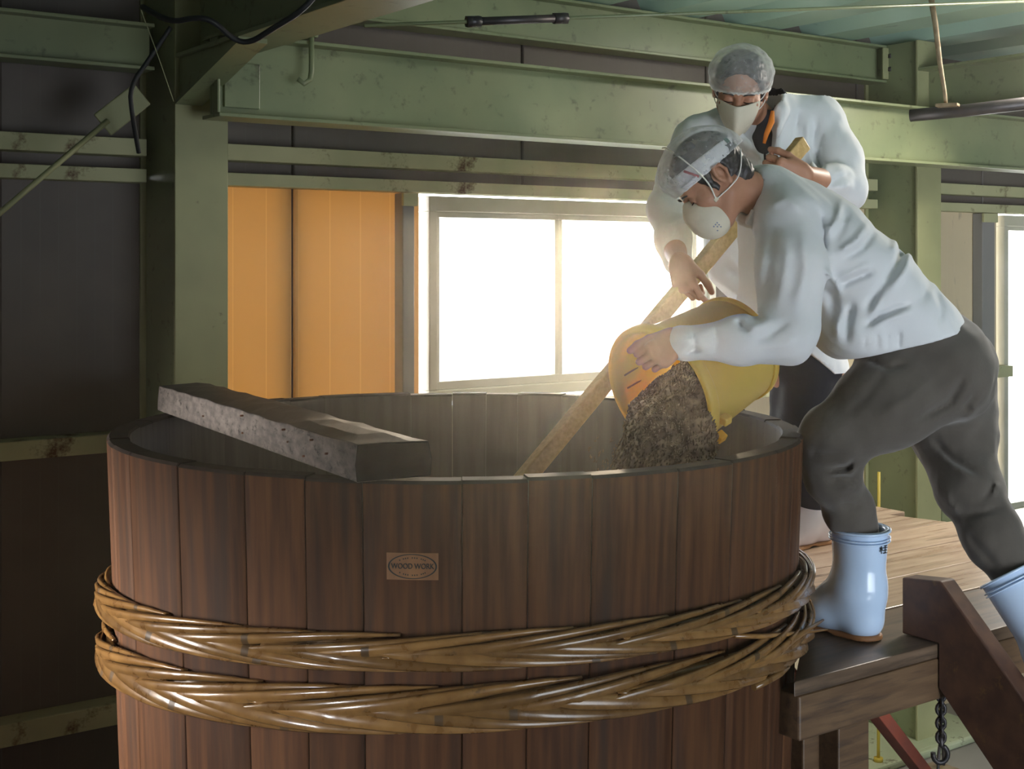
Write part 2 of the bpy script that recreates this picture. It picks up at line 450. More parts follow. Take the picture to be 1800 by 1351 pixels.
# ---- back wall: separate panels
W1_A0, W1_A1 = AC(747, C_WALL), AC(1250, C_WALL)       # left window opening
W1_Z1, W1_Z0 = Z(0.235), Z(-0.50)
W2_A0, W2_A1 = AC(1757, C_WALL), AC(1757, C_WALL) + 1.7
W2_Z1, W2_Z0 = Z(0.235), Z(-1.30)
wb = wstruct('wall_back')
pa = {0: AC(515, C_WALL), 1: AC(918, C_WALL)}
pitch = pa[1] - pa[0]
edges = [pa[0] + k * pitch for k in range(-3, 8)]
def panel(a0, a1, z0, z1, m, t=0.05):
    build(MB().box((a0 + 0.004, C_WALL, z0), (a1 - 0.004, C_WALL + t, z1)), 'wall_panel', m, wb, 0.004, 1)
SEAM_Z = Z(0.262)
for e_ in edges[1:]:
    if not (W1_A0 < e_ < W1_A1 or W2_A0 < e_ < W2_A1):
        build(MB().box((e_ - 0.02, C_WALL + 0.051, 0.0), (e_ + 0.02, C_WALL + 0.056, Z(1.6))), 'joint_strip', M['darksteel'], wb)
    else:
        build(MB().box((e_ - 0.02, C_WALL + 0.051, SEAM_Z), (e_ + 0.02, C_WALL + 0.056, Z(1.6))), 'joint_strip', M['darksteel'], wb)
build(MB().box((pa[0] - 0.012, C_WALL + 0.0125, 0.0), (pa[0] + 0.012, C_WALL + 0.016, SEAM_Z)), 'joint_strip', M['darksteel'], wb)
for k in range(len(edges) - 1):
    panel(edges[k], edges[k + 1], SEAM_Z, Z(1.6), M['panelgrey'])
a_post = AC(712, C_WALL)
col1 = AC(355, C_COL); col2 = AC(1634, C_COL)
# below the girt: grey left of the left column, amber painted for warm bounced light up to the window, cream right of the right column
for k in range(3):
    a0, a1 = edges[k], edges[k + 1]
    if a1 > col1 + 0.1: a1 = col1 + 0.06
    if a0 < a1 - 0.05: panel(a0, a1, 0.0, SEAM_Z - 0.004, M['panelgrey'])
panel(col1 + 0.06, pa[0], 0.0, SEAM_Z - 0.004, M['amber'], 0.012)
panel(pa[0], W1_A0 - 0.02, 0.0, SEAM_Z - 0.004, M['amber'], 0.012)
# under and right of the window
panel(W1_A0 - 0.02, pa[0] + 1 * pitch, 0.0, W1_Z0 - 0.03, M['cream'])
panel(pa[0] + pitch, pa[0] + 2 * pitch, 0.0, W1_Z0 - 0.03, M['cream'])
a_w1e = W1_A1
a_e = pa[0] + 2 * pitch
panel(a_w1e + 0.03, col2 - 0.25, W1_Z0 - 0.03, SEAM_Z - 0.004, M['panelgrey'])
panel(a_e, col2 + 0.02, 0.0, W1_Z0 - 0.035, M['cream'])
panel(col2 - 0.24, col2 + 0.02, W1_Z0 - 0.03, SEAM_Z - 0.004, M['cream'])
panel(col2 + 0.02, W2_A0 - 0.02, 0.0, SEAM_Z - 0.004, M['cream'])
panel(W2_A0 - 0.02, W2_A0 + 0.9, 0.0, W2_Z0 - 0.05, M['cream'])
panel(W2_A0 + 0.9, W2_A1 + 0.02, 0.0, W2_Z0 - 0.05, M['cream'])
panel(W2_A1 + 0.02, W2_A1 + 1.2, 0.0, SEAM_Z - 0.004, M['cream'])
panel(W2_A1 + 1.2, W2_A1 + 2.6, 0.0, SEAM_Z - 0.004, M['cream'])

# ---- side wall far left (outside the frame) and corrugated roof deck
wl = wstruct('wall_left')
LW = edges[0] - 0.0
for k, (c0, c1) in enumerate(((3.0, 4.05), (1.9, 3.0), (0.8, 1.9), (-0.3, 0.8), (-1.4, -0.3), (-2.5, -1.4), (-3.5, -2.5))):
    if k in (2,):            # the side window
        build(MB().box((LW - 0.06, c0 + 0.004, 0.0), (LW, c1 - 0.004, 1.3)), 'wall_panel', M['panelgrey'], wl, 0.004, 1)
        build(MB().box((LW - 0.06, c0 + 0.004, 1.8), (LW, c1 - 0.004, Z(1.6))), 'wall_panel', M['panelgrey'], wl, 0.004, 1)
        build(MB().box((LW - 0.06, c0 + 0.004, 1.3), (LW, c0 + 0.35, 1.8)), 'wall_panel', M['panelgrey'], wl, 0.004, 1)
        build(MB().box((LW - 0.06, c1 - 0.35, 1.3), (LW, c1 - 0.004, 1.8)), 'wall_panel', M['panelgrey'], wl, 0.004, 1)
    else:
        build(MB().box((LW - 0.06, c0 + 0.004, 0.0), (LW, c1 - 0.004, Z(1.6))), 'wall_panel', M['panelgrey'], wl, 0.004, 1)
# wall behind the camera and the far right wall
wf = wstruct('wall_front')
for a0, a1, z0 in ((LW, 0.2, 0.0), (0.2, 1.5, 0.0), (1.5, 2.6, 0.0), (2.6, 4.3, 0.0), (4.3, 6.0, 0.0), (6.0, 7.8, 0.0), (7.8, 9.5, 0.0)):
    build(MB().box((a0 + 0.004, -3.56, z0), (a1 - 0.004, -3.5, Z(1.6))), 'wall_panel', M['panelgrey'], wf, 0.004, 1)
wr = wstruct('wall_right')
for c0, c1 in ((-3.5, -1.6), (-1.6, 0.3), (0.3, 2.2), (2.2, 4.05)):
    build(MB().box((9.5, c0 + 0.004, 0.0), (9.56, c1 - 0.004, Z(1.6))), 'wall_panel', M['panelgrey'], wr, 0.004, 1)
ce = wstruct('ceiling')
pit, dep, zc = 0.47, 0.115, Z(0.99)
a = LW
k = 0
while a < 9.4:
    prof = []
    for j in range(2):
        b = a + j * pit
        prof += [(b, zc + dep), (b + 0.10, zc + dep), (b + 0.17, zc), (b + 0.38, zc), (b + 0.45, zc + dep)]
    prof.append((a + 2 * pit - 0.002, zc + dep))
    top = [(x, z + 0.012) for x, z in prof][::-1]
    mb = MB()
    n = len(prof)
    v = [(x, -3.6, z) for x, z in prof] + [(x, 4.6, z) for x, z in prof]
    v2 = [(x, -3.6, z + 0.01) for x, z in prof] + [(x, 4.6, z + 0.01) for x, z in prof]
    mb.add(v, [(i, i + 1, n + i + 1, n + i) for i in range(n - 1)])
    mb.add(v2, [(i, i + 1, n + i + 1, n + i) for i in range(n - 1)])
    build(mb, 'deck_sheet', M['deck'], ce)
    a += 2 * pit
build(MB().box((LW, -3.6, zc + dep + 0.03), (9.5, 4.6, zc + dep + 0.09)), 'roof_board', M['panelgrey'], ce)

# ---- windows
def window(name, a0, a1, z0, z1, mull, sill=True):
    w = wstruct(name, (a0 + a1) / 2, C_WALL, z0)
    c0, c1 = C_WALL - 0.03, C_WALL + 0.05
    fw = 0.035
    build(MB().box((a0, c0, z1 - 0.055), (a1, c1, z1)), 'frame_head', M['frame'], w, 0.004)
    build(MB().box((a0, c0, z0), (a1, c1, z0 + 0.04)), 'frame_sill', M['frame'], w, 0.004)
    for (x0, x1) in ((a0, a0 + fw), (a1 - fw, a1)):
        build(MB().box((x0, c0, z0 + 0.04), (x1, c1, z1 - 0.055)), 'frame_jamb', M['frame'], w, 0.004)
    xs = [a0 + fw] + list(mull) + [a1 - fw]
    for i in range(len(xs) - 1):
        sash = build(MB().box((xs[i], c0 + 0.015, z1 - 0.075), (xs[i + 1], c0 + 0.045, z1 - 0.055))
                     .box((xs[i], c0 + 0.015, z0 + 0.04), (xs[i + 1], c0 + 0.045, z0 + 0.07))
                     .box((xs[i], c0 + 0.015, z0 + 0.07), (xs[i] + 0.018, c0 + 0.045, z1 - 0.075))
                     .box((xs[i + 1] - 0.018, c0 + 0.015, z0 + 0.07), (xs[i + 1], c0 + 0.045, z1 - 0.075)), 'sash', M['frame'], w, 0.002)
        build(MB().box((xs[i] + 0.018, c0 + 0.027, z0 + 0.07), (xs[i + 1] - 0.018, c0 + 0.031, z1 - 0.075)), 'glass_pane', M['glass'], sash)
    return w

window('window_1', W1_A0, W1_A1, W1_Z0, W1_Z1, [AC(978, C_WALL), AC(1215, C_WALL)])
window('window_2', W2_A0, W2_A1, W2_Z0, W2_Z1, [W2_A0 + 0.85])

# ---- girts (horizontal light-gauge channels on the wall)
GIRTS = [(0.324, 0.376, 'upper one of the two rails close above the windows'),
         (0.243, 0.284, 'lower one of the two rails, right on top of the windows'),
         (-0.575, -0.52, 'rail at window sill height, left of the vat'),
         (-1.40, -1.335, 'lowest rail, seen dim at the left below the sill rail')]
for z0, z1, txt in GIRTS:
    spans = [(LW, col1 - 0.09), (col1 + 0.09, col2 - 0.09), (col2 + 0.09, 8.8)] if z0 > -0.5 else [(LW, col1 - 0.09), (col1 + 0.09, col2 - 0.09), (col2 + 0.09, W2_A0 - 0.01 if z0 > -1 else 8.8)]
    g = wroot('wall_girt', (spans[0][0] + spans[-1][1]) / 2, C_WALL - 0.06, Z(z0),
              'yellow-green steel wall rail, ' + txt, 'rail', 'girts along the back wall')
    for a0, a1 in spans:
        t = 0.006
        mb = MB().box((a0, C_WALL - 0.085, Z(z0)), (a1, C_WALL - 0.085 + t, Z(z1)))
        mb.box((a0, C_WALL - 0.085 + t, Z(z1) - t), (a1, C_WALL - 0.002, Z(z1)))
        mb.box((a0, C_WALL - 0.085 + t, Z(z0)), (a1, C_WALL - 0.002, Z(z0) + t))
        build(mb, 'channel', M['girt'], g, 0.0015, 1)

# ---- grey posts beside the windows
def post(a0, a1, z0, z1, label):
    p = wroot('window_post', (a0 + a1) / 2, C_WALL - 0.03, z0, label, 'post', 'grey posts beside the windows')
    build(MB().box((a0, C_WALL - 0.06, z0), (a1, C_WALL - 0.002, z1)), 'shaft', M['postgrey'], p, 0.004)
    build(MB().box((a0 - 0.006, C_WALL - 0.075, z1 - 0.045), (a1 + 0.006, C_WALL - 0.06, z1)), 'bracket', M['girt'], p, 0.003)
    return p
post(AC(708, C_WALL - 0.06), AC(729, C_WALL - 0.06), 0.0, Z(0.24), 'grey metal post between the amber-lit wall panel and the window')
post(AC(1727, C_WALL - 0.06), AC(1749, C_WALL - 0.06), 0.0, Z(0.24), 'grey metal post between the cream panel and the far right window')

# ---- steel columns
CB, CD = 0.166, 0.30
def column(a, label, group, z1=Z(0.60)):
    r = wroot('steel_column', a, C_COL + CD / 2, 0.0, label, 'column', group)
    h = CB / 2
    build(MB().box((a - h, C_COL, 0.0), (a + h, C_COL + 0.012, z1)), 'flange', M['green'], r, 0.002)
    build(MB().box((a - h, C_COL + CD - 0.012, 0.0), (a + h, C_COL + CD, z1)), 'flange', M['green'], r, 0.002)
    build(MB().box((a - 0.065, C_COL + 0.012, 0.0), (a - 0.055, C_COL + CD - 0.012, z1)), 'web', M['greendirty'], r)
    build(MB().box((a - 0.16, C_COL - 0.07, 0.0), (a + 0.16, C_COL + CD + 0.05, 0.035)), 'base_plate', M['palegreen'], r, 0.004)
    return r
column(col1, 'sage green steel column left of the amber-lit wall panel, behind the vat', 'steel columns', Z(0.90))
c2 = column(col2, 'sage green steel column behind the bending worker, right of the window', 'steel columns', Z(0.985))
build(MB().box((col2 + CB / 2, C_COL + 0.0, Z(-0.915)), (col2 + CB / 2 + 0.012, C_COL + 0.20, Z(-0.915)))
      .add([(col2 + CB / 2, C_COL - 0.005, Z(-1.2)), (col2 + CB / 2 + 0.13, C_COL - 0.005, Z(-1.2)), (col2 + CB / 2, C_COL - 0.005, Z(-1.0)),
            (col2 + CB / 2, C_COL + 0.007, Z(-1.2)), (col2 + CB / 2 + 0.13, C_COL + 0.007, Z(-1.2)), (col2 + CB / 2, C_COL + 0.007, Z(-1.0))],
           [(0, 1, 2), (5, 4, 3), (0, 3, 4, 1), (1, 4, 5, 2), (2, 5, 3, 0)]), 'gusset', M['greendirty'], c2)

# ---- beams
def ibeam_a(name, a0, a1, c, z0, z1, fw, mat, label, t=0.011, group=None):
    r = wroot(name, (a0 + a1) / 2, c, z0, label, 'beam', group)
    build(MB().box((a0, c - fw / 2, z0), (a1, c + fw / 2, z0 + t)), 'lower_flange', mat, r, 0.002)
    build(MB().box((a0, c - fw / 2, z1 - t), (a1, c + fw / 2, z1)), 'upper_flange', mat, r, 0.002)
    build(MB().box((a0, c - 0.004, z0 + t), (a1, c + 0.004, z1 - t)), 'web', mat, r)
    return r
C_B1 = 3.60
b1a = AC(385, C_B1 - 0.06)
b1 = ibeam_a('crane_beam', b1a, 7.2, C_B1, Z(0.412), Z(0.652), 0.125, M['greendirty'],
             'big green I-beam running from the left column behind both workers to the right edge')
build(MB().box((b1a, C_B1 - 0.05, Z(0.424)), (b1a + 0.008, C_B1 - 0.004, Z(0.64))), 'end_plate', M['greendirty'], b1, 0.002)
build(MB().box((b1a + 0.035, C_B1 - 0.018, Z(0.445)), (b1a + 0.145, C_B1 - 0.004, Z(0.575))), 'splice_plate', M['greendirty'], b1, 0.002)
# clamp hanging over the top flange near the left end
pc = C_B1 - 0.075
ca = AC(541, pc)
cl = wroot('beam_clamp', ca, pc, Z(0.52), 'small dark J-shaped steel clamp hooked over the big green I-beam near its left end', 'clamp')
build(MB().tube([(ca + 0.012, pc, Z(0.72)), (ca + 0.012, pc, Z(0.56)), (ca + 0.006, pc - 0.004, Z(0.535)), (ca - 0.012, pc, Z(0.522)), (ca - 0.03, pc + 0.004, Z(0.535))], 0.008, 8), 'hook', M['greendirty'], cl)
build(MB().box((ca - 0.02, pc - 0.012, Z(0.66)), (ca + 0.03, pc + 0.06, Z(0.70))), 'jaw', M['greendirty'], cl, 0.004)

b2 = ibeam_a('eaves_beam', col1 + 0.1, col2 - 0.01, 3.99, Z(0.815), Z(0.985), 0.11, M['greendirty'],
             'green I-beam under the roof deck, above and behind the big I-beam')
build(MB().box((col2 - 0.10, 3.925, Z(0.83)), (col2 - 0.01, 3.935, Z(0.972))), 'end_plate', M['green'], b2, 0.003)
for dz in (0.875, 0.935):
    build(MB().lathe([(0.0, -0.014), (0.016, -0.014), (0.016, 0.0), (0.0, 0.0)], (col2 - 0.055, 3.925, Z(dz)), (0, 1, 0), 6), 'bolt', M['darksteel'], b2)
b4 = ibeam_a('wall_beam', LW + 0.01, col1 - 0.10, 3.92, Z(0.575), Z(0.715), 0.10, M['greendirty'],
             'dark green I-beam high on the wall left of the left column')

def ibeam_c(name, a, c0, c1, z0, z1, fw, mat, label, haunch, group=None, t=0.012):
    r = wroot(name, a, (c0 + c1) / 2, z0, label, 'beam', group)
    build(MB().box((a - fw / 2, c0, z0), (a + fw / 2, c1, z0 + t)), 'lower_flange', mat, r, 0.002)
    build(MB().box((a - fw / 2, c0, z1 - t), (a + fw / 2, c1, z1)), 'upper_flange', mat, r, 0.002)
    build(MB().box((a - 0.005, c0, z0 + t), (a + 0.005, c1, z1 - t)), 'web', mat, r)
    h0, h1, hz = haunch
    # haunch: sloping flange and its web under the beam
    p = [(h0, z0), (h1, hz), (h1, hz - t), (h0, z0 - t)]
    build(MB().prism(p, 0, a - fw / 2, a + 0.0 if name == 'roof_beam' else a + fw / 2), 'haunch_flange', mat, r)
    build(MB().prism([(h0, z0), (h1, z0), (h1, hz)], 0, a - 0.07, a - 0.06), 'haunch_web', mat, r)
    return r
t1 = ibeam_c('roof_beam', col1, 0.6, C_COL - 0.001, Z(0.60), Z(0.92), 0.166, M['greendirty'],
             'green roof girder passing overhead from the left column toward the viewer', (3.30, C_COL - 0.001, Z(0.475)), 'roof girders')
t2 = ibeam_c('roof_beam', col2, 0.6, C_COL - 0.001, Z(0.66), Z(0.86), 0.166, M['greendirty'],
             'green roof girder passing from the right column to the upper right corner', (3.45, C_COL - 0.001, Z(0.655)), 'roof girders')

# ---- brace rods, hanger, cables
rb = root('brace_rod', P(640, 45, 3.72), 'thin roof brace rod with a turnbuckle crossing under the roof deck', 'rod')
A0, A1 = P(640, 45, 3.72), P(1850, 0, 4.7)
build(MB().tube([A0, A1], 0.006, 6), 'rod', M['greendirty'], rb)
T0, T1 = A0 + (A1 - A0) * 0.13, A0 + (A1 - A0) * 0.24
build(MB().tube([T0, T1], 0.013, 8), 'turnbuckle', M['darksteel'], rb)
for q in (T0, T1):
    d = (A1 - A0) / np.linalg.norm(A1 - A0)
    build(MB().tube([q - d * 0.022, q + d * 0.022], 0.018, 6), 'nut', M['darksteel'], rb)
wbz = root('wall_brace_rod', P(-60, 425, 3.55), 'pale diagonal brace rod at the far left running up to a gusset by the column', 'rod')
build(MB().tube([P(-60, 425, 3.5), P(190, 212, 3.74)], 0.008, 8), 'rod', M['green'], wbz)
g0 = P(212, 195, 3.76)
build(MB().bar(P(180, 220, 3.74), P(250, 165, 3.80), 0.012, 0.075, (0, 0, 1)), 'gusset_plate', M['green'], wbz, 0.004)

def cable(name, pts, r, label, mat='cable'):
    v = [P(*p) for p in pts]
    # smooth the polyline
    for _ in range(2):
        w = [v[0]]
        for i in range(len(v) - 1):
            w += [v[i] * 0.75 + v[i + 1] * 0.25, v[i] * 0.25 + v[i + 1] * 0.75]
        v = w + [v[-1]]
    mb = MB().tube(v, r, 6)
    o = build(mb, name, M[mat])
    c = np.mean(v, axis=0)
    o.location = tuple(c)
    o.data.transform(Matrix.Translation(-Vector(c)))
    return tag(o, label, 'cable')
cable('power_cable', [(250, 12, 3.3), (300, 40, 3.2), (345, 30, 3.15), (375, 36, 3.15), (410, 70, 3.2), (440, 76, 3.2), (480, 50, 3.15), (530, 20, 3.1), (560, -15, 3.1)], 0.0075,
      'thick black cable sagging below the roof girder above the left column')
cable('power_cable', [(300, 48, 3.62), (262, 105, 3.6), (228, 152, 3.58), (232, 200, 3.58), (244, 268, 3.66)], 0.007,
      'black cable running down the dark corner left of the left column')
cable('wire', [(245, 10, 3.45), (275, 90, 3.5), (305, 178, 3.55)], 0.0012, 'hair-thin wire hanging straight down beside the left column', 'green')

# ---- hanging tube on a bent rod, upper right
ht = root('hanging_pipe', P(1662, 196, 5.0), 'dark glossy pipe hung from a bent rod at the upper right', 'pipe')
build(MB().tube([P(1600, 203, 5.1), P(1700, 194, 5.0), P(1850, 176, 4.85)], 0.024, 14), 'pipe', M['darksteel'], ht)
build(MB().tube([P(1634, -20, 5.0), P(1644, 40, 5.0), P(1652, 110, 5.0), P(1661, 165, 5.0), P(1663, 186, 5.0)], [0.012, 0.011, 0.010, 0.008, 0.007], 8), 'hanger_rod', M['rodmetal'], ht)
build(MB().bar(P(1646, 186, 5.0), P(1685, 184, 4.96), 0.05, 0.012), 'saddle', M['rodmetal'], ht, 0.003)
# short steel bracket on the right window post at sill height
sb = wroot('sill_bracket', W2_A0 - 0.09, C_WALL - 0.1, Z(-0.55), 'short green bracket on the post left of the far right window', 'bracket')
build(MB().box((AC(1712, C_WALL - 0.12), C_WALL - 0.13, Z(-0.545)), (AC(1748, C_WALL - 0.12), C_WALL - 0.10, Z(-0.505))), 'arm', M['girt'], sb, 0.004)
build(MB().box((AC(1742, C_WALL - 0.12), C_WALL - 0.145, Z(-0.555)), (AC(1749, C_WALL - 0.12), C_WALL - 0.085, Z(-0.495))), 'end_plate', M['girt'], sb, 0.003)

# ---- thin dust haze hanging in the shed
hz = wroot('haze', 4.0, 0.3, 0.06)
m = bpy.data.materials.new('dust_haze'); m.use_nodes = True
m.node_tree.nodes.remove(m.node_tree.nodes['Principled BSDF'])
vs = m.node_tree.nodes.new('ShaderNodeVolumeScatter')
vs.inputs['Color'].default_value = (1.0, 0.97, 0.93, 1); vs.inputs['Density'].default_value = 0.0048; vs.inputs['Anisotropy'].default_value = 0.90
m.node_tree.links.new(vs.outputs[0], m.node_tree.nodes['Material Output'].inputs['Volume'])
ho = build(MB().box((LW + 0.01, -3.45, 0.06), (9.45, 4.0, Z(0.98))), 'dust', m, hz)
hz['kind'] = 'structure'; hz['label'] = 'thin dusty haze in the air of the shed, glowing by the window'
# ================================================================ THE VAT
VC = np.array([-0.134, 3.336])
VR, RIMZ, VT = 0.846, Z(-0.408), 0.052
TAPER = 0.037                                  # radius lost per metre down
def vrad(z): return VR - TAPER * (RIMZ - z)
vat = root('wooden_vat', (VC[0], VC[1], 0.0), 'huge brown cedar vat bound with two braided bamboo hoops', 'vat')
def ang_of_px(px, z=Z(-0.6)):
    """angle on the vat's near side seen at column px"""
    x = (px - 900.0) / FPX
    R = vrad(z)
    # ray (x*t, t): solve |ray - VC| = R, near root
    A = 1 + x * x; B = -2 * (x * VC[0] + VC[1]); C = VC @ VC - R * R
    t = (-B - math.sqrt(max(B * B - 4 * A * C, 0))) / (2 * A)
    return math.atan2(t - VC[1], x * t - VC[0])
seen = [ang_of_px(px) for px in (232, 316, 432, 537, 638, 812, 928, 1040, 1190, 1285, 1362)]
angs = seen[:]
a = seen[-1]
total_back = 2 * math.pi - (seen[-1] - seen[0])
nb = 30
w = np.array([random.uniform(0.75, 1.25) for _ in range(nb)]); w = w / w.sum() * total_back
for x in w[:-1]:
    a += x; angs.append(a)
angs.append(seen[0] + 2 * math.pi)
def vp(t, r, z): return (VC[0] + r * math.cos(t), VC[1] + r * math.sin(t), z)
STAMP_STAVE = None
for k in range(len(angs) - 1):
    t0, t1 = angs[k], angs[k + 1]
    g = 0.0009
    n = 8
    ts = np.concatenate([[t0 + g], np.linspace(t0 + g + 0.004, t1 - g - 0.004, n - 2), [t1 - g]])
    ch = 0.0025
    dz = random.uniform(-0.004, 0.003)
    levels = [(0.02, 0.0), (RIMZ - 0.006 + dz, 0.0), (RIMZ + dz, 0.006)]
    mb = MB()
    v = []
    for z, inset in levels:
        R = vrad(z)
        for i, t in enumerate(ts):
            v.append(vp(t, R - inset - (ch if i in (0, n - 1) else 0.0), z))
        for i, t in enumerate(ts[::-1]):
            v.append(vp(t, R - VT + inset * 0.6, z))
    m = 2 * n
    f = []; mi = []
    for l in range(2):
        for i in range(m):
            j = (i + 1) % m
            f.append((l * m + i, l * m + j, (l + 1) * m + j, (l + 1) * m + i))
            mi.append(2 if l == 1 else (0 if i < n - 1 else 1))
    f.append(tuple(range(m))[::-1]); mi.append(0)
    f.append(tuple(range(2 * m, 3 * m))); mi.append(2)
    o = link_mesh('stave', v, f, [M['cedar'], M['cedarin'], M['rim']], vat, mi, [q == 0 and len(fc) == 4 for q, fc in zip(mi, f)])
    if k == 4: STAMP_STAVE = o
# base boards inside the staves
nb = 7
for k in range(nb):
    y0 = -0.76 + k * 1.52 / nb; y1 = y0 + 1.52 / nb - 0.003
    h0 = math.sqrt(max(0.72 ** 2 - y0 ** 2, 0.01)); h1 = math.sqrt(max(0.72 ** 2 - y1 ** 2, 0.01)); h = min(h0, h1)
    build(MB().box((VC[0] - h, VC[1] + y0, 0.10), (VC[0] + h, VC[1] + y1, 0.15)), 'base_board', M['cedarin'], vat)

# ---- burnt-in stamp on the wide stave
def text_mesh(s, size, ext):
    cu = bpy.data.curves.new('t', 'FONT'); cu.body = s; cu.size = size; cu.extrude = ext; cu.align_x = 'CENTER'; cu.align_y = 'CENTER'
    o = bpy.data.objects.new('t', cu); COL.objects.link(o)
    dg = bpy.context.evaluated_depsgraph_get()
    me = bpy.data.meshes.new_from_object(o.evaluated_get(dg))
    v = [tuple(q.co) for q in me.vertices]; f = [tuple(p.vertices) for p in me.polygons]
    bpy.data.objects.remove(o); bpy.data.curves.remove(cu); bpy.data.meshes.remove(me)
    return v, f
st_t = ang_of_px(725, Z(-0.58)); st_z = ZC_V = None
Yst = VC[1] + vrad(Z(-0.6)) * math.sin(st_t)
st_z = EYE - (995 - 460) / FPX * Yst
def on_vat(u, v, off):
    """u along the vat's skin, v up, off outward"""
    z = st_z + v; R = vrad(z) + off
    return vp(st_t + u / vrad(st_z), R, z)
sw, sh = 0.049, 0.0255
mb = MB()
nu = 8
gv = []
for i in range(nu + 1):
    u = -sw + 2 * sw * i / nu
    gv += [on_vat(u, -sh, 0.0006), on_vat(u, sh, 0.0006), on_vat(u, -sh, -0.003), on_vat(u, sh, -0.003)]
gf = []
for i in range(nu):
    b = 4 * i
    gf += [(b, b + 4, b + 5, b + 1), (b, b + 2, b + 6, b + 4), (b + 1, b + 5, b + 7, b + 3)]
gf += [(0, 1, 3, 2), (4 * nu, 4 * nu + 2, 4 * nu + 3, 4 * nu + 1)]
mb.add(gv, gf)
build(mb, 'stamp_patch', M['stampwood'], STAMP_STAVE)
mb = MB()
n = 48
for (ra, rb_) in ((0.0465, 0.0435),):
    v = []
    for i in range(n):
        t = 2 * math.pi * i / n
        for rr, off in ((ra, 0.0016), (rb_, 0.0016), (ra, 0.0004), (rb_, 0.0004)):
            v.append(on_vat(rr * math.cos(t), rr * 0.51 * math.sin(t), off))
    f = []
    for i in range(n):
        b, c = 4 * i, 4 * ((i + 1) % n)
        f += [(b, c, c + 1, b + 1), (b, b + 2, c + 2, c), (b + 1, c + 1, c + 3, b + 3)]
    mb.add(v, f)
tv, tf = text_mesh('WOOD WORK', 0.0145, 0.0003)
wmax = max(abs(p[0]) for p in tv)
mb.add([on_vat(x * 0.0405 / wmax, y * 1.0, 0.0012 + z) for x, y, z in tv], tf)
# bold pass: same letters nudged
mb.add([on_vat(x * 0.0405 / wmax + 0.0006, y * 1.0 + 0.0003, 0.0011 + z) for x, y, z in tv], tf)
# small illegible arc marks above and below the words
for sgn in (1, -1):
    for i in range(13):
        t = math.pi / 2 + (i - 6) * 0.13
        u, q = 0.034 * math.cos(t), 0.0165 * math.sin(t) * sgn
        if i % 4 == 3: continue
        du = 0.0011
        mb.add([on_vat(u - du, q - 0.0013, 0.0011), on_vat(u + du, q - 0.0013, 0.0011), on_vat(u + du, q + 0.0013, 0.0011), on_vat(u - du, q + 0.0013, 0.0011)], [(0, 1, 2, 3)])
build(mb, 'stamp', M['stamp'], STAMP_STAVE)

# ---- braided bamboo hoops: each strip is a piece of its own
def hoop(zc_of, half, label, seed, bulge):
    rnd = random.Random(seed)
    h = root('bamboo_hoop', (VC[0], VC[1], zc_of(0)), None, None)
    h.parent = vat; h.matrix_parent_inverse = Matrix.Identity(4)
    h.location = (0, 0, zc_of(0))
    # core ring hidden under the strips
    pts = [vp(t, vrad(zc_of(t)) + 0.012, zc_of(t)) for t in np.linspace(0, 2 * math.pi, 73)[:-1]]
    mb = MB()
    n = 8; v = []; f = []
    for i, t in enumerate(np.linspace(0, 2 * math.pi, 73)[:-1]):
        zc = zc_of(t)
        for k in range(n):
            p = 2 * math.pi * k / n
            z = zc + half * 0.80 * math.sin(p)
            v.append(vp(t, vrad(z) + 0.010 + bulge * 0.45 * math.cos(p), z))
    for i in range(72):
        j = (i + 1) % 72
        for k in range(n): f.append((i * n + k, j * n + k, j * n + (k + 1) % n, i * n + (k + 1) % n))
    mb.add(v, f, 0, True)
    build(mb, 'core', M['bamboo'], h)
    NS = 30
    D = 2 * math.pi / NS
    for side in (1, -1):
        for k in range(NS):
            t0 = k * D + (0.5 * D if side < 0 else 0) + rnd.uniform(-0.04, 0.04)
            L = D * rnd.uniform(3.0, 3.6)
            w = half * rnd.uniform(0.38, 0.46)          # half width of the strip
            node = rnd.uniform(0.25, 0.8)
            ns = 36
            v = []; f = []; mi = []
            prof = [(-1.0, -1.3), (-0.6, 0.05), (0.0, 0.75), (0.72, 1.05), (1.0, 0.1)]
            if side < 0: prof = [(-q, g) for q, g in prof[::-1]]
            thick = 0.0056
            for i in range(ns + 1):
                s = i / ns
                t = t0 + L * s
                # from the spine of the braid out to its edge, then round behind it
                ph = (-0.30 + 2.05 * s ** 1.15)                  # rolls over the rounded hoop section
                vv = side * math.sin(min(ph, 1.75) * 0.98) * half
                out = bulge * max(math.cos(min(ph, 1.7) * 0.92), -0.2)
                lift = 0.006 * math.sin(math.pi * min(1.0, s * 1.35)) * (1 if s < 0.75 else 0.7)
                wd = w * min(1.0, 0.25 + s * 6.0) * (1.0 if s < 0.9 else 0.8)
                nb_ = math.exp(-((s - node) / 0.012) ** 2)
                for q, hgt in prof:
                    z = zc_of(t) + vv + q * wd * abs(math.cos(ph * 0.7))
                    r = vrad(z) + 0.008 + out + lift - abs(math.sin(ph)) * abs(q) * side * (q * side > 0) * 0.004 + thick * hgt + 0.0022 * nb_
                    v.append(vp(t, r, z))
            for i in range(ns):
                s = (i + 0.5) / ns
                for q in range(4):
                    f.append((i * 5 + q, (i + 1) * 5 + q, (i + 1) * 5 + q + 1, i * 5 + q + 1))
                    mi.append(1 if abs(s - node) < 0.3 / ns else 0)
            o = link_mesh('bamboo_strip', v, f, [M['bamboo'], M['bamboonode']], h, mi, True)
            m = o.modifiers.new('solid', 'SOLIDIFY'); m.thickness = 0.003; m.offset = -1
    return h
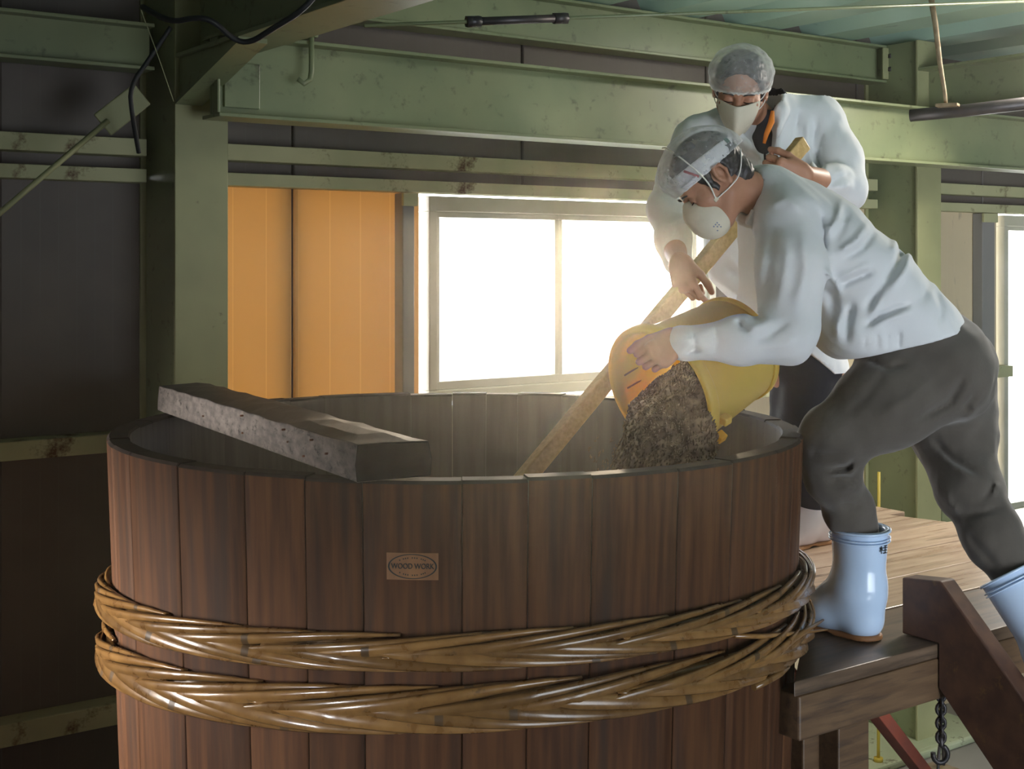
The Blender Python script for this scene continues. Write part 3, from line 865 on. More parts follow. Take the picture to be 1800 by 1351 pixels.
def tiltz(zf, zl, zr):
    """height of the hoop round the vat: front, left, right"""
    def fn(t):
        # t measured from +x; front is -pi/2
        fr = -math.sin(t)
        sd = math.cos(t)
        mid = (zl + zr) / 2
        return mid + (zf - mid) * max(fr, 0) * 1.0 + (zr - zl) / 2 * sd + (mid - zf) * max(-fr, 0) * 0.5
    return fn
hoop(tiltz(Z(-0.730), Z(-0.785), Z(-0.755)), 0.030, '', 3, 0.022)
hoop(tiltz(Z(-0.838), Z(-0.910), Z(-0.862)), 0.038, '', 5, 0.025)
# loose strip ends sticking out at the right
def loose(pts, r, name='bamboo_strip_end'):
    mb = MB()
    v = [P(*p) for p in pts]
    mb.tube(v, [r * 0.8, r, r * 0.9, r * 0.35][:len(v)] if len(v) == 4 else r, 6)
    return build(mb, name, M['bamboo'], vat)
loose([(1290, 1117, 2.72), (1340, 1118, 2.80), (1400, 1113, 2.92), (1455, 1106, 3.0)], 0.006)
loose([(1330, 1160, 2.76), (1375, 1137, 2.85), (1410, 1112, 2.93), (1447, 1089, 3.0)], 0.008)
loose([(1325, 1208, 2.76), (1350, 1195, 2.80), (1370, 1184, 2.84), (1387, 1172, 2.87)], 0.009)
loose([(1290, 1175, 2.70), (1330, 1160, 2.75), (1365, 1150, 2.82), (1400, 1140, 2.90)], 0.007)

# ---- timber laid across the rim
d0 = P(686, 843, 2.50); d0[2] = RIMZ
far = P(341, 733, 3.60); far[2] = RIMZ
dr = far - d0; LT = np.linalg.norm(dr); dr /= LT
sd = np.array([dr[1], -dr[0], 0.0])
tb = root('timber_beam', d0 + dr * LT / 2, 'heavy weathered timber laid across the left side of the vat rim', 'beam')
rnd = random.Random(4)
hw, hh = 0.078, 0.070
mb = MB(); v = []; f = []; mi = []
ns = 22
for i in range(ns + 1):
    s = -0.02 + (LT + 0.10) * i / ns
    j = lambda a: rnd.uniform(-a, a)
    ring = [(-hw, 0.002), (-hw - 0.001, hh * 0.5), (-hw + 0.004, hh), (-hw * 0.3, hh + 0.003), (hw * 0.4, hh + 0.002), (hw - 0.006, hh - 0.002), (hw, hh * 0.5), (hw - 0.003, 0.002)]
    for (q, z) in ring:
        jx = j(0.0025) if z > 0.01 else 0
        e = 0.0
        if i == 0: e = j(0.004)
        v.append(d0 + dr * (s + e) + sd * (q + jx) + np.array([0, 0, z + (j(0.002) if z > 0.01 else 0.0)]))
m = 8
for i in range(ns):
    for k in range(m):
        k2 = (k + 1) % m
        f.append((i * m + k, i * m + k2, (i + 1) * m + k2, (i + 1) * m + k)); mi.append(1 if 2 <= k <= 4 else 0)
f.append(tuple(range(m))[::-1]); mi.append(2)
f.append(tuple(range(ns * m, ns * m + m))); mi.append(2)
mb.add(v, f); mb.m = mi
build(mb, 'timber', [M['oldtimber'], M['timbertop'], M['timberend']], tb, 0.003, 2)
# rusty nail stubs in the side of the timber
for s, zz in ((0.12, 0.038), (0.20, 0.055), (0.24, 0.018), (0.33, 0.036), (0.36, 0.058), (0.62, 0.022), (0.63, 0.06), (0.92, 0.03)):
    q = d0 + dr * s - sd * (hw + 0.001) + np.array([0, 0, zz])
    build(MB().tube([q + sd * 0.02, q - sd * 0.004], 0.0022, 6), 'nail', M['rust'], tb)
# ================================================================ WORK PLATFORM AND STAIR
PZ = Z(-0.915)
VA, VCc = toAC(np.array([VC[0], VC[1], 0]))[:2]
def a_start(c, rad=0.868):
    d = abs(c - VCc)
    return VA + math.sqrt(max(rad ** 2 - d ** 2, 0.0)) if d < rad else VA
plat = wroot('work_platform', 3.6, 2.5, 0.0, 'raised wooden work platform beside the vat that the workers stand on', 'platform')
rows = [2.00, 2.28, 2.49, 2.70, 2.917, 3.13, 3.33]
ends = [5.6, 5.62, 5.55, 5.6, 5.5, 5.3]
starts_front = 2.16
for k in range(len(rows) - 1):
    c0, c1 = rows[k] + 0.0015, rows[k + 1] - 0.0015
    s0, s1 = max(a_start(c0), starts_front), max(a_start(c1), starts_front)
    if c0 < VCc < c1: s0 = s1 = VA + 0.868
    e = ends[k]
    if k == 5: e = AC(1545, 3.25)
    e0 = e1 = e
    if k == 4: e1 = AC(1560, c1); e0 = AC(1665, c0)
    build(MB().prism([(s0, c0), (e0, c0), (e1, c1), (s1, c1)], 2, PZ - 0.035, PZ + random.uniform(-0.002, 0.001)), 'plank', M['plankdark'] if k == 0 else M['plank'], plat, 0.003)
# fascia beam under the front edge, joists and posts
fa0, fa1 = AC(1393, 2.02), 5.4
build(MB().box((fa0, 2.00, PZ - 0.135), (fa1, 2.085, PZ - 0.036)), 'front_beam', M['darkwood'], plat, 0.005)
build(MB().box((2.95, 2.09, PZ - 0.13), (fa1, 2.17, PZ - 0.036)), 'joist', M['darkwood'], plat, 0.004)
build(MB().box((2.98, 2.80, PZ - 0.13), (fa1, 2.88, PZ - 0.036)), 'joist', M['darkwood'], plat, 0.004)
for px0, px1, c in ((1412, 1462, 2.16), (1474, 1528, 2.10)):
    a0, a1 = AC(px0, c), AC(px1, c)
    build(MB().box((a0, c, 0.0), (a1, c + 0.09, PZ - 0.136)), 'post', M['darkwood'], plat, 0.004)
for a_ in (4.9,):
    for c in (2.10, 2.85):
        build(MB().box((a_, c, 0.0), (a_ + 0.09, c + 0.09, PZ - 0.136)), 'post', M['darkwood'], plat, 0.004)
# red steel brace under the platform
b0 = P(1530, 1238, 3.15); b1_ = P(1650, 1392, 3.6)
bo = build(MB().bar(toAC(b0), toAC(b1_), 0.03, 0.045, (0, -1, 0)), 'brace', M['redsteel'], plat, 0.002)
bo['label'] = 'red-painted steel brace'
# orange-brown post right behind the vat's right side
op = root('wooden_post', P(1391, 1340, 3.35), 'thin orange-brown wooden post between the vat and the platform', 'post')
q = P(1391, 1340, 3.45)
build(MB().box((q[0] - 0.012, q[1] - 0.03, 0.0), (q[0] + 0.012, q[1] + 0.03, PZ - 0.14)), 'shaft', M['redsteel'], op, 0.003)

# ---- stair down from the platform toward the viewer
stair = wroot('stair', AC(1640, 2.0), 1.6, 0.0, 'steep wooden stair with a dark stringer at the right edge of the platform', 'stair')
sa = AC(1648, 2.0) + 0.03
top = [(2.104, Z(-0.776)), (1.993, Z(-0.764)), (1.0, Z(-0.764) - 0.993), (1.0, Z(-1.02) - 0.998), (1.998, Z(-1.02)), (1.998, PZ + 0.001), (2.104, PZ + 0.001)]
for a0 in (sa - 0.03, sa + 0.95):
    build(MB().prism(top, 0, a0, a0 + 0.055), 'stringer', M['stringer'], stair, 0.004)
for i in range(4):
    tc_, tz = 1.86 - i * 0.2, PZ - 0.23 - i * 0.20
    build(MB().box((sa + 0.026, tc_ - 0.21, tz - 0.035), (sa + 0.949, tc_, tz)), 'tread', M['darkwood'], stair, 0.004)

# ---- things below the platform by the right column
ch = root('chain_hook', P(1654, 1290, 4.0), 'black chain with a hook hanging below the platform edge', 'chain')
cx = P(1654, 1190, 4.0)
for i in range(9):
    z = cx[2] - 0.012 - i * 0.021
    pts = []
    for k in range(12):
        t = 2 * math.pi * k / 12
        u, w_ = 0.013 * math.cos(t), 0.0175 * math.sin(t)
        pts.append((cx[0] + (u if i % 2 == 0 else 0.0), cx[1] + (0.0 if i % 2 == 0 else u), z + w_))
    build(MB().tube(pts, 0.0055, 6, closed=True), 'link', M['darksteel'], ch)
hz = cx[2] - 0.205
pts = [(cx[0] + 0.0, cx[1], hz + 0.03), (cx[0], cx[1], hz)] + [(cx[0] - 0.002 + 0.022 * math.sin(t), cx[1], hz - 0.026 + 0.026 * math.cos(t)) for t in np.linspace(0.2, 4.9, 12)]
build(MB().tube(pts, 0.008, 8), 'hook', M['darksteel'], ch)
curb = wstruct('trim_1', col2, C_COL, 0)
build(MB().box((col2 - 1.3, C_COL - 0.10, 0.0), (col2 + 0.35, C_COL + 0.34, 0.034)), 'curb', M['palegreen'], curb, 0.01)
bx = wroot('anchor_box', AC(1690, 3.35), 3.35, 0.0, 'pale green floor box with a ring handle on its lid below the platform', 'box')
ba0, ba1 = AC(1590, 3.3), AC(1700, 3.3)
build(MB().box((ba0, 2.96, 0.0), (ba1, 3.45, 0.10)), 'body', M['palegreen'], bx, 0.005)
build(MB().box((ba0 + 0.29, 3.30, 0.10), (ba1 - 0.01, 3.44, 0.108)), 'plate', M['rodmetal'], bx, 0.002)
ra, rc = ba1 - 0.075, 3.37
build(MB().tube([(ra + 0.045 * math.cos(t), rc + 0.02 * math.cos(t), 0.105 + 0.11 * math.sin(t)) for t in np.linspace(-0.1, math.pi + 0.1, 16)], 0.007, 8), 'ring', M['darksteel'], bx)
tv, tf = text_mesh('PAS', 0.075, 0.001)
build(MB().add([(ba0 + 0.19 + x, 3.25 + y, 0.1015 + z) for x, y, z in tv], tf), 'lettering', M['stamp'], bx)
wp = wroot('white_sheet', AC(1720, 2.9), 2.9, 0.0, 'white sheet lying at the bottom right edge under the stair', 'sheet')
build(MB().box((AC(1705, 2.9), 2.70, 0.125), (AC(1790, 2.9), 2.93, 0.135)), 'sheet', M['white'], wp, 0.002)
build(MB().box((AC(1712, 2.9), 2.74, 0.0), (AC(1780, 2.9), 2.90, 0.125)), 'support', M['palegreen'], wp, 0.002)
yp = wroot('yellow_pipe', AC(1544, 3.7), 3.7, 0.0, 'thin yellow pipe standing behind the red brace under the platform', 'pipe')
build(MB().tube([(AC(1544, 3.7), 3.7, 0.034), (AC(1545, 3.7), 3.7, PZ + 0.02)], 0.007, 8), 'pipe', M['yellowpipe'], yp)
build(MB().tube([(AC(1544, 3.7), 3.7, 0.034), (AC(1544, 3.7), 3.7, 0.05)], 0.02, 10), 'foot', M['yellowpipe'], yp)
# ================================================================ ORGANIC SURFACES
# A small distance-field modeller: rounded limbs are blended in a grid and skinned as ONE continuous mesh.
class Field:
    def __init__(s, lo, hi, h):
        s.lo = np.array(lo, float); s.h = h
        s.n = np.ceil((np.array(hi, float) - s.lo) / h).astype(int) + 1
        s.F = np.full(s.n, 0.2, np.float32)
        s.ax = [(s.lo[i] + h * np.arange(s.n[i])).astype(np.float32) for i in range(3)]

    def sub(s, lo, hi, m):
        sl = []
        for i in range(3):
            a = int(np.floor((lo[i] - m - s.lo[i]) / s.h)); b = int(np.ceil((hi[i] + m - s.lo[i]) / s.h)) + 1
            sl.append(slice(max(a, 0), max(min(b, s.n[i]), 0)))
        X, Y, Z_ = np.meshgrid(s.ax[0][sl[0]], s.ax[1][sl[1]], s.ax[2][sl[2]], indexing='ij')
        return tuple(sl), X, Y, Z_

    @staticmethod
    def mix(a, b, k, op):
        if op == 'add':
            if k <= 0: return np.minimum(a, b)
            h = np.maximum(k - np.abs(a - b), 0) / k
            return np.minimum(a, b) - h * h * k * 0.25
        b = -b if op == 'cut' else b          # cut, or keep only the inside
        if k <= 0: return np.maximum(a, b)
        h = np.maximum(k - np.abs(a - b), 0) / k
        return np.maximum(a, b) + h * h * k * 0.25

    def cap(s, a, b, ra, rb, k=0.02, op='add', flat=None):
        """tapered limb; flat=(axis, factor) squeezes its section along axis"""
        a = np.array(a, float); b = np.array(b, float)
        R = max(ra, rb) + (k if op == 'add' else 0) + 2 * s.h
        sl, X, Y, Z_ = s.sub(np.minimum(a, b), np.maximum(a, b), R)
        if X.size == 0: return s
        px, py, pz = X - a[0], Y - a[1], Z_ - a[2]
        d = b - a
        sc = 1.0
        if flat:
            v = np.array(flat[0], float); v /= np.linalg.norm(v); q = 1 / flat[1] - 1
            w = (px * v[0] + py * v[1] + pz * v[2]) * q
            px, py, pz = px + w * v[0], py + w * v[1], pz + w * v[2]
            d = d + v * np.dot(d, v) * q
            sc = 0.5 * (1 + flat[1])
        dd = max(float(d @ d), 1e-12)
        t = np.clip((px * d[0] + py * d[1] + pz * d[2]) / dd, 0, 1)
        dist = np.sqrt((px - t * d[0]) ** 2 + (py - t * d[1]) ** 2 + (pz - t * d[2]) ** 2) - (ra + t * (rb - ra))
        s.F[sl] = s.mix(s.F[sl], (dist * sc).astype(np.float32), k, op)
        return s

    def chain(s, pts, rr, k=0.02, op='add', flat=None):
        for i in range(len(pts) - 1): s.cap(pts[i], pts[i + 1], rr[i], rr[i + 1], k, op, flat)
        return s

    def ell(s, c, r, axes=None, k=0.02, op='add'):
        c = np.array(c, float); r = np.array(r, float)
        R = r.max() + (k if op == 'add' else 0) + 2 * s.h
        sl, X, Y, Z_ = s.sub(c, c, R)
        if X.size == 0: return s
        px, py, pz = X - c[0], Y - c[1], Z_ - c[2]
        if axes is not None:
            A = [np.array(q, float) / np.linalg.norm(q) for q in axes]
            px, py, pz = [px * q[0] + py * q[1] + pz * q[2] for q in A]
        k0 = np.sqrt((px / r[0]) ** 2 + (py / r[1]) ** 2 + (pz / r[2]) ** 2)
        k1 = np.sqrt((px / r[0] ** 2) ** 2 + (py / r[1] ** 2) ** 2 + (pz / r[2] ** 2) ** 2) + 1e-6
        s.F[sl] = s.mix(s.F[sl], (k0 * (k0 - 1) / k1).astype(np.float32), k, op)
        return s

    def plane(s, p, n, k=0.0):
        """keep only what lies behind the plane (p, n)"""
        n = np.array(n, float); n /= np.linalg.norm(n)
        d = (s.ax[0][:, None, None] - p[0]) * n[0] + (s.ax[1][None, :, None] - p[1]) * n[1] + (s.ax[2][None, None, :] - p[2]) * n[2]
        s.F = s.mix(s.F, d.astype(np.float32), k, 'keep')
        return s

    def fold(s, pts, w, amp):
        """crease (amp > 0) or ridge (amp < 0) along a polyline"""
        for i in range(len(pts) - 1):
            a = np.array(pts[i], float); b = np.array(pts[i + 1], float)
            sl, X, Y, Z_ = s.sub(np.minimum(a, b), np.maximum(a, b), 3 * w)
            if X.size == 0: continue
            px, py, pz = X - a[0], Y - a[1], Z_ - a[2]; d = b - a
            t = np.clip((px * d[0] + py * d[1] + pz * d[2]) / float(d @ d), 0, 1)
            q = (px - t * d[0]) ** 2 + (py - t * d[1]) ** 2 + (pz - t * d[2]) ** 2
            u = (i + t) / max(len(pts) - 1, 1)
            fade = np.clip(np.minimum(u, 1 - u) * 5, 0.15, 1)
            s.F[sl] += (amp * fade * np.exp(-q / (w * w))).astype(np.float32)
        return s

    def crease(s, pts, w, amp, y1):
        """crease or ridge pressed into the cloth from the viewer's side: pts are photo pixels, w a width in pixels"""
        Y = s.ax[1]; m = Y < y1
        if not m.any(): return s
        Yb = Y[m][None, :, None]
        PX_ = 900 + FPX * s.ax[0][:, None, None] / Yb
        PY_ = 460 - FPX * (s.ax[2][None, None, :] - EYE) / Yb
        best = None; n = len(pts) - 1
        for i in range(n):
            a = pts[i]; b = pts[i + 1]; dx, dy = b[0] - a[0], b[1] - a[1]
            t = np.clip(((PX_ - a[0]) * dx + (PY_ - a[1]) * dy) / (dx * dx + dy * dy), 0, 1)
            q = (PX_ - a[0] - t * dx) ** 2 + (PY_ - a[1] - t * dy) ** 2
            u = (i + t) / n
            g = np.exp(-q / (w * w)) * np.clip(np.minimum(u, 1 - u) * 4, 0.1, 1)
            best = g if best is None else np.maximum(best, g)
        s.F[:, m, :] += (amp * best).astype(np.float32)
        return s

    def ripple(s, amp, wl, seed=0, stretch=(1, 1, 1)):
        r = np.random.RandomState(seed)
        X, Y, Z_ = s.ax[0][:, None, None], s.ax[1][None, :, None], s.ax[2][None, None, :]
        tot = 0
        for j in range(5):
            k = r.normal(size=3) * np.array(stretch); k = k / np.linalg.norm(k) * 2 * math.pi / (wl * r.uniform(0.7, 1.5))
            wob = 0.9 * np.sin((X * k[1] - Y * k[2] + Z_ * k[0]) * 0.6 + r.uniform(0, 6))
            tot = tot + np.sin(X * k[0] + Y * k[1] + Z_ * k[2] + wob + r.uniform(0, 6))
        s.F += (amp * tot / 3).astype(np.float32)
        return s

    def mesh(s, smooth=1):
        F = s.F; n = s.n
        ins = F < 0
        c = np.zeros(tuple(n - 1), np.uint8)
        off = [(i, j, k) for i in (0, 1) for j in (0, 1) for k in (0, 1)]
        for i, j, k in off:
            c += ins[i:n[0] - 1 + i, j:n[1] - 1 + j, k:n[2] - 1 + k]
        act = np.argwhere((c > 0) & (c < 8))
        idm = np.full(tuple(n - 1), -1, np.int64)
        idm[act[:, 0], act[:, 1], act[:, 2]] = np.arange(len(act))
        val = {o: F[act[:, 0] + o[0], act[:, 1] + o[1], act[:, 2] + o[2]] for o in off}
        acc = np.zeros((len(act), 3)); cnt = np.zeros(len(act))
        for o in off:
            for ax in range(3):
                if o[ax]: continue
                o2 = list(o); o2[ax] = 1; o2 = tuple(o2)
                f0, f1 = val[o], val[o2]
                m = (f0 < 0) != (f1 < 0)
                t = np.where(m, f0 / np.where(m, f0 - f1, 1), 0)
                p = np.array(o, float)[None, :].repeat(len(act), 0); p[:, ax] = t
                acc += p * m[:, None]; cnt += m
        V = s.lo + (act + acc / cnt[:, None]) * s.h
        Q = []
        for ax in range(3):
            sl0 = [slice(None)] * 3; sl1 = [slice(None)] * 3
            sl0[ax] = slice(0, n[ax] - 1); sl1[ax] = slice(1, n[ax])
            A, B = ins[tuple(sl0)], ins[tuple(sl1)]
            e = np.argwhere(A != B)
            u, v = [i for i in range(3) if i != ax]
            ok = (e[:, u] > 0) & (e[:, v] > 0) & (e[:, u] < n[u] - 1) & (e[:, v] < n[v] - 1)
            e = e[ok]
            flip = A[e[:, 0], e[:, 1], e[:, 2]]
            q = []
            for du, dv in ((1, 1), (0, 1), (0, 0), (1, 0)):
                g = e.copy(); g[:, u] -= du; g[:, v] -= dv
                q.append(idm[g[:, 0], g[:, 1], g[:, 2]])
            q = np.stack(q, 1)
            if ax == 1: flip = ~flip
            q[~flip] = q[~flip][:, ::-1]
            Q.append(q)
        Q = np.concatenate(Q)
        Q = Q[(Q >= 0).all(1)]
        for _ in range(smooth):
            sm = np.zeros_like(V); ct = np.zeros(len(V))
            for i in range(4):
                a, b = Q[:, i], Q[:, (i + 1) % 4]
                for k in range(3):
                    sm[:, k] += np.bincount(a, V[b, k], len(V)) + np.bincount(b, V[a, k], len(V))
                ct += np.bincount(a, minlength=len(V)) + np.bincount(b, minlength=len(V))
            V = V * 0.5 + 0.5 * sm / np.maximum(ct, 1)[:, None]
        return V, Q

def skin_mesh(name, parts, mats, parent, mi=None):
    """parts: list of (V, Q); joined into one mesh"""
    V = head_scaled(np.concatenate([p[0] for p in parts])); Q = []; n = 0; MI = []
    for i, p in enumerate(parts):
        Q.append(p[1] + n); n += len(p[0])
        MI += [mi[i] if mi else 0] * len(p[1])
    Q = np.concatenate(Q)
    me = bpy.data.meshes.new(name)
    Mx = np.array(parent['_inv'], float).reshape(4, 4)
    V = V @ Mx[:3, :3].T + Mx[:3, 3]
    me.vertices.add(len(V)); me.vertices.foreach_set('co', V.astype(np.float32).ravel())
    me.loops.add(Q.size); me.loops.foreach_set('vertex_index', Q.astype(np.int32).ravel())
    me.polygons.add(len(Q)); me.polygons.foreach_set('loop_start', np.arange(0, Q.size, 4, dtype=np.int32))
    if not isinstance(mats, (list, tuple)): mats = [mats]
    for m in mats: me.materials.append(m)
    me.polygons.foreach_set('material_index', np.array(MI, np.int32))
    me.polygons.foreach_set('use_smooth', np.ones(len(Q), bool))
    me.update(calc_edges=True); me.validate()
    o = bpy.data.objects.new(name, me); COL.objects.link(o)
    o.parent = parent; o['_inv'] = parent['_inv']
    return o

def unit(v):
    v = np.array(v, float); return v / np.linalg.norm(v)

class Frame:
    """local axes of a head: F forward, L to the person's left, U up"""
    def __init__(s, o, F, U):
        s.o = np.array(o, float); s.F = unit(F)
        U = np.array(U, float); U = U - s.F * np.dot(U, s.F); s.U = unit(U)
        s.L = np.cross(s.U, s.F)
    def __call__(s, f, l, u): return s.o + f * s.F + l * s.L + u * s.U
    def d(s, f, l, u): return f * s.F + l * s.L + u * s.U
    @property
    def axes(s): return (s.F, s.L, s.U)

def head_field(fr, neck_to, h=0.0026, neck_r=(0.052, 0.058)):
    pts = np.array([fr(x, y, z) for x in (-0.13, 0.15) for y in (-0.11, 0.11) for z in (-0.16, 0.15)] + [neck_to - 0.07, neck_to + 0.07])
    f = Field(pts.min(0), pts.max(0), h)
    A = fr.axes
    f.ell(fr(-0.014, 0, 0.030), (0.098, 0.076, 0.088), A, 0.02)
    f.ell(fr(0.030, 0, -0.030), (0.062, 0.060, 0.085), A, 0.03)
    for s in (1, -1):
        f.cap(fr(0.005, s * 0.053, -0.055), fr(0.062, s * 0.014, -0.098), 0.020, 0.019, 0.03)
        f.ell(fr(0.060, s * 0.040, -0.022), (0.024, 0.024, 0.022), A, 0.03)
    f.ell(fr(0.070, 0, -0.100), (0.020, 0.022, 0.016), A, 0.02)
    f.cap(fr(0.080, -0.034, 0.024), fr(0.080, 0.034, 0.024), 0.012, 0.012, 0.02)
    for s in (1, -1):
        f.ell(fr(0.095, s * 0.032, 0.004), (0.012, 0.018, 0.011), A, 0.014, 'cut')
        f.ell(fr(0.079, s * 0.032, 0.003), (0.0125, 0.016, 0.0115), A, 0.004)
        f.cap(fr(0.0895, s * 0.020, -0.001), fr(0.0855, s * 0.045, -0.001), 0.0030, 0.0026, 0.004)   # lid edge
    f.chain([fr(0.086, 0, 0.018), fr(0.100, 0, -0.008), fr(0.112, 0, -0.030)], (0.008, 0.009, 0.0115), 0.012)
    for s in (1, -1): f.ell(fr(0.101, s * 0.012, -0.034), (0.011, 0.009, 0.008), A, 0.006)
    f.cap(fr(0.090, -0.018, -0.058), fr(0.090, 0.018, -0.058), 0.007, 0.007, 0.008)
    f.cap(fr(0.088, -0.016, -0.070), fr(0.088, 0.016, -0.070), 0.008, 0.008, 0.008)
    f.cap(fr(0.098, -0.020, -0.064), fr(0.098, 0.020, -0.064), 0.0025, 0.0025, 0.004, 'cut')
    for s in (1, -1):                                   # ears
        e = fr(-0.012, s * 0.079, -0.004)
        ax = (unit(fr.d(0.94, s * 0.34, 0.0)), unit(fr.d(-0.34, s * 0.94, 0)), fr.U)
        f.ell(e, (0.019, 0.0075, 0.033), ax, 0.006)
        f.chain([e + fr.d(0.012, s * 0.006, 0.012), e + fr.d(0.004, s * 0.010, 0.028), e + fr.d(-0.013, s * 0.012, 0.022), e + fr.d(-0.017, s * 0.010, 0.0), e + fr.d(-0.006, s * 0.007, -0.022)],
                (0.0042, 0.0048, 0.0048, 0.0045, 0.0055), 0.004)
        f.ell(e + fr.d(0.002, s * 0.011, -0.002), (0.009, 0.007, 0.015), ax, 0.004, 'cut')
        f.ell(e + fr.d(-0.003, s * 0.004, -0.028), (0.009, 0.006, 0.010), ax, 0.006)
        f.ell(e + fr.d(0.013, s * 0.004, -0.004), (0.005, 0.005, 0.007), ax, 0.004)
    f.cap(fr(-0.022, 0, -0.045), neck_to, neck_r[0], neck_r[1], 0.03)
    return f

def hand_parts(wrist, f_dir, palm_n, thumb_side, curl, thumb, scale=1.0, h=0.0021, arm_to=None, spread=0.0, wrist_r=0.026, arm_r=0.036):
    """palm, four fingers and a thumb. f_dir: wrist to knuckles; palm_n: the way the palm faces; thumb_side: +-1.
    curl: per finger three bends in degrees; thumb: (out, forward, bend) in degrees"""
    f_dir = unit(f_dir); pn = np.array(palm_n, float); pn = unit(pn - f_dir * np.dot(pn, f_dir))
    sd = np.cross(pn, f_dir) * thumb_side            # toward the thumb
    w = np.array(wrist, float); k = scale
    R = 0.215 * k
    pts = [w - R, w + R]
    if arm_to is not None: pts += [np.array(arm_to) - arm_r - 0.01, np.array(arm_to) + arm_r + 0.01]
    pts = np.array(pts)
    F = Field(pts.min(0), pts.max(0), h)
    if arm_to is not None: F.cap(w, arm_to, wrist_r * k, arm_r, 0.012, flat=(pn, 0.85))
    B = lambda a, b, c: w + (f_dir * a + sd * b + pn * c) * k
    # palm
    for b, l in ((0.028, 0.086), (0.009, 0.090), (-0.010, 0.086), (-0.028, 0.079)):
        F.cap(B(0.012, b * 0.62, 0), B(l, b, 0), 0.0155 * k, 0.0112 * k, 0.016 * k, flat=(pn, 0.95))
    F.cap(B(0.018, 0.020, 0.006), B(0.050, 0.030, 0.012), 0.017 * k, 0.014 * k, 0.014 * k)     # ball of the thumb
    F.cap(B(0.020, -0.022, 0.006), B(0.060, -0.028, 0.006), 0.014 * k, 0.011 * k, 0.014 * k)
    # knuckles
    fl = ((0.044, 0.026, 0.021, 0.0092), (0.048, 0.030, 0.022, 0.0095), (0.045, 0.028, 0.022, 0.0090), (0.036, 0.021, 0.019, 0.0080))
    base = ((0.028, 0.088), (0.009, 0.092), (-0.010, 0.088), (-0.028, 0.080))
    rest = np.full(F.n, 0.2, np.float32)
    palm = F.F
    for i in range(4):
        F.F = np.full(F.n, 0.2, np.float32)
        b, l = base[i]
        p = B(l - 0.004, b, 0)
        ang = 0.0
        sp = math.radians(spread) * (1.5 - i) / 1.5
        dirf = unit(f_dir * math.cos(sp) + sd * math.sin(sp))
        r = fl[i][3] * k
        F.ell(p - pn * 0.001, (r * 1.14,) * 3, None, 0.004)
        for j in range(3):
            ang += math.radians(curl[i][j])
            d = dirf * math.cos(ang) + pn * math.sin(ang)
            q = p + d * fl[i][j] * k
            r2 = r * (0.94 if j < 2 else 0.84)
            F.cap(p, q, r, r2, 0.003)
            p, r = q, r2
        # nail
        nd = -dirf * math.sin(ang) * -1 * 0 + (pn * math.cos(ang) * -1 + dirf * math.sin(ang))
        F.ell(p + nd * r * 0.75 - d * 0.002, (0.0055 * k,) * 3, None, 0.002)
        rest = F.mix(rest, F.F, 0.0012, 'add')
    F.F = palm
    F.F = F.mix(F.F, rest, 0.007 * k, 'add')
    keep = F.F
    # thumb
    F.F = np.full(F.n, 0.2, np.float32)
    to, tf, tb_ = [math.radians(x) for x in thumb]
    d1 = unit(f_dir * math.cos(to) + sd * math.sin(to) * math.cos(tf) + pn * math.sin(to) * math.sin(tf))
    p0 = B(0.026, 0.026, 0.008)
    p1 = p0 + d1 * 0.040 * k
    d2 = unit(d1 * math.cos(tb_) + unit(pn * 0.6 - sd * 0.5 + f_dir * 0.5) * math.sin(tb_))
    p2 = p1 + d2 * 0.034 * k
    d3 = unit(d2 * math.cos(tb_ * 0.8) + unit(pn * 0.5 - sd * 0.6 + f_dir * 0.4) * math.sin(tb_ * 0.8))
    p3 = p2 + d3 * 0.024 * k
    F.chain([p0, p1, p2, p3], (0.0145 * k, 0.0115 * k, 0.0108 * k, 0.0088 * k), 0.004)
    F.F = F.mix(keep, F.F, 0.008 * k, 'add')
    return F.mesh(1)

def strap_mesh(name, pts, r, mat, parent):
    v = [np.array(p, float) for p in pts]
    for _ in range(2):
        w = [v[0]]
        for i in range(len(v) - 1): w += [v[i] * 0.75 + v[i + 1] * 0.25, v[i] * 0.25 + v[i + 1] * 0.75]
        v = w + [v[-1]]
    return build(MB().tube(v, r, 6), name, mat, parent)

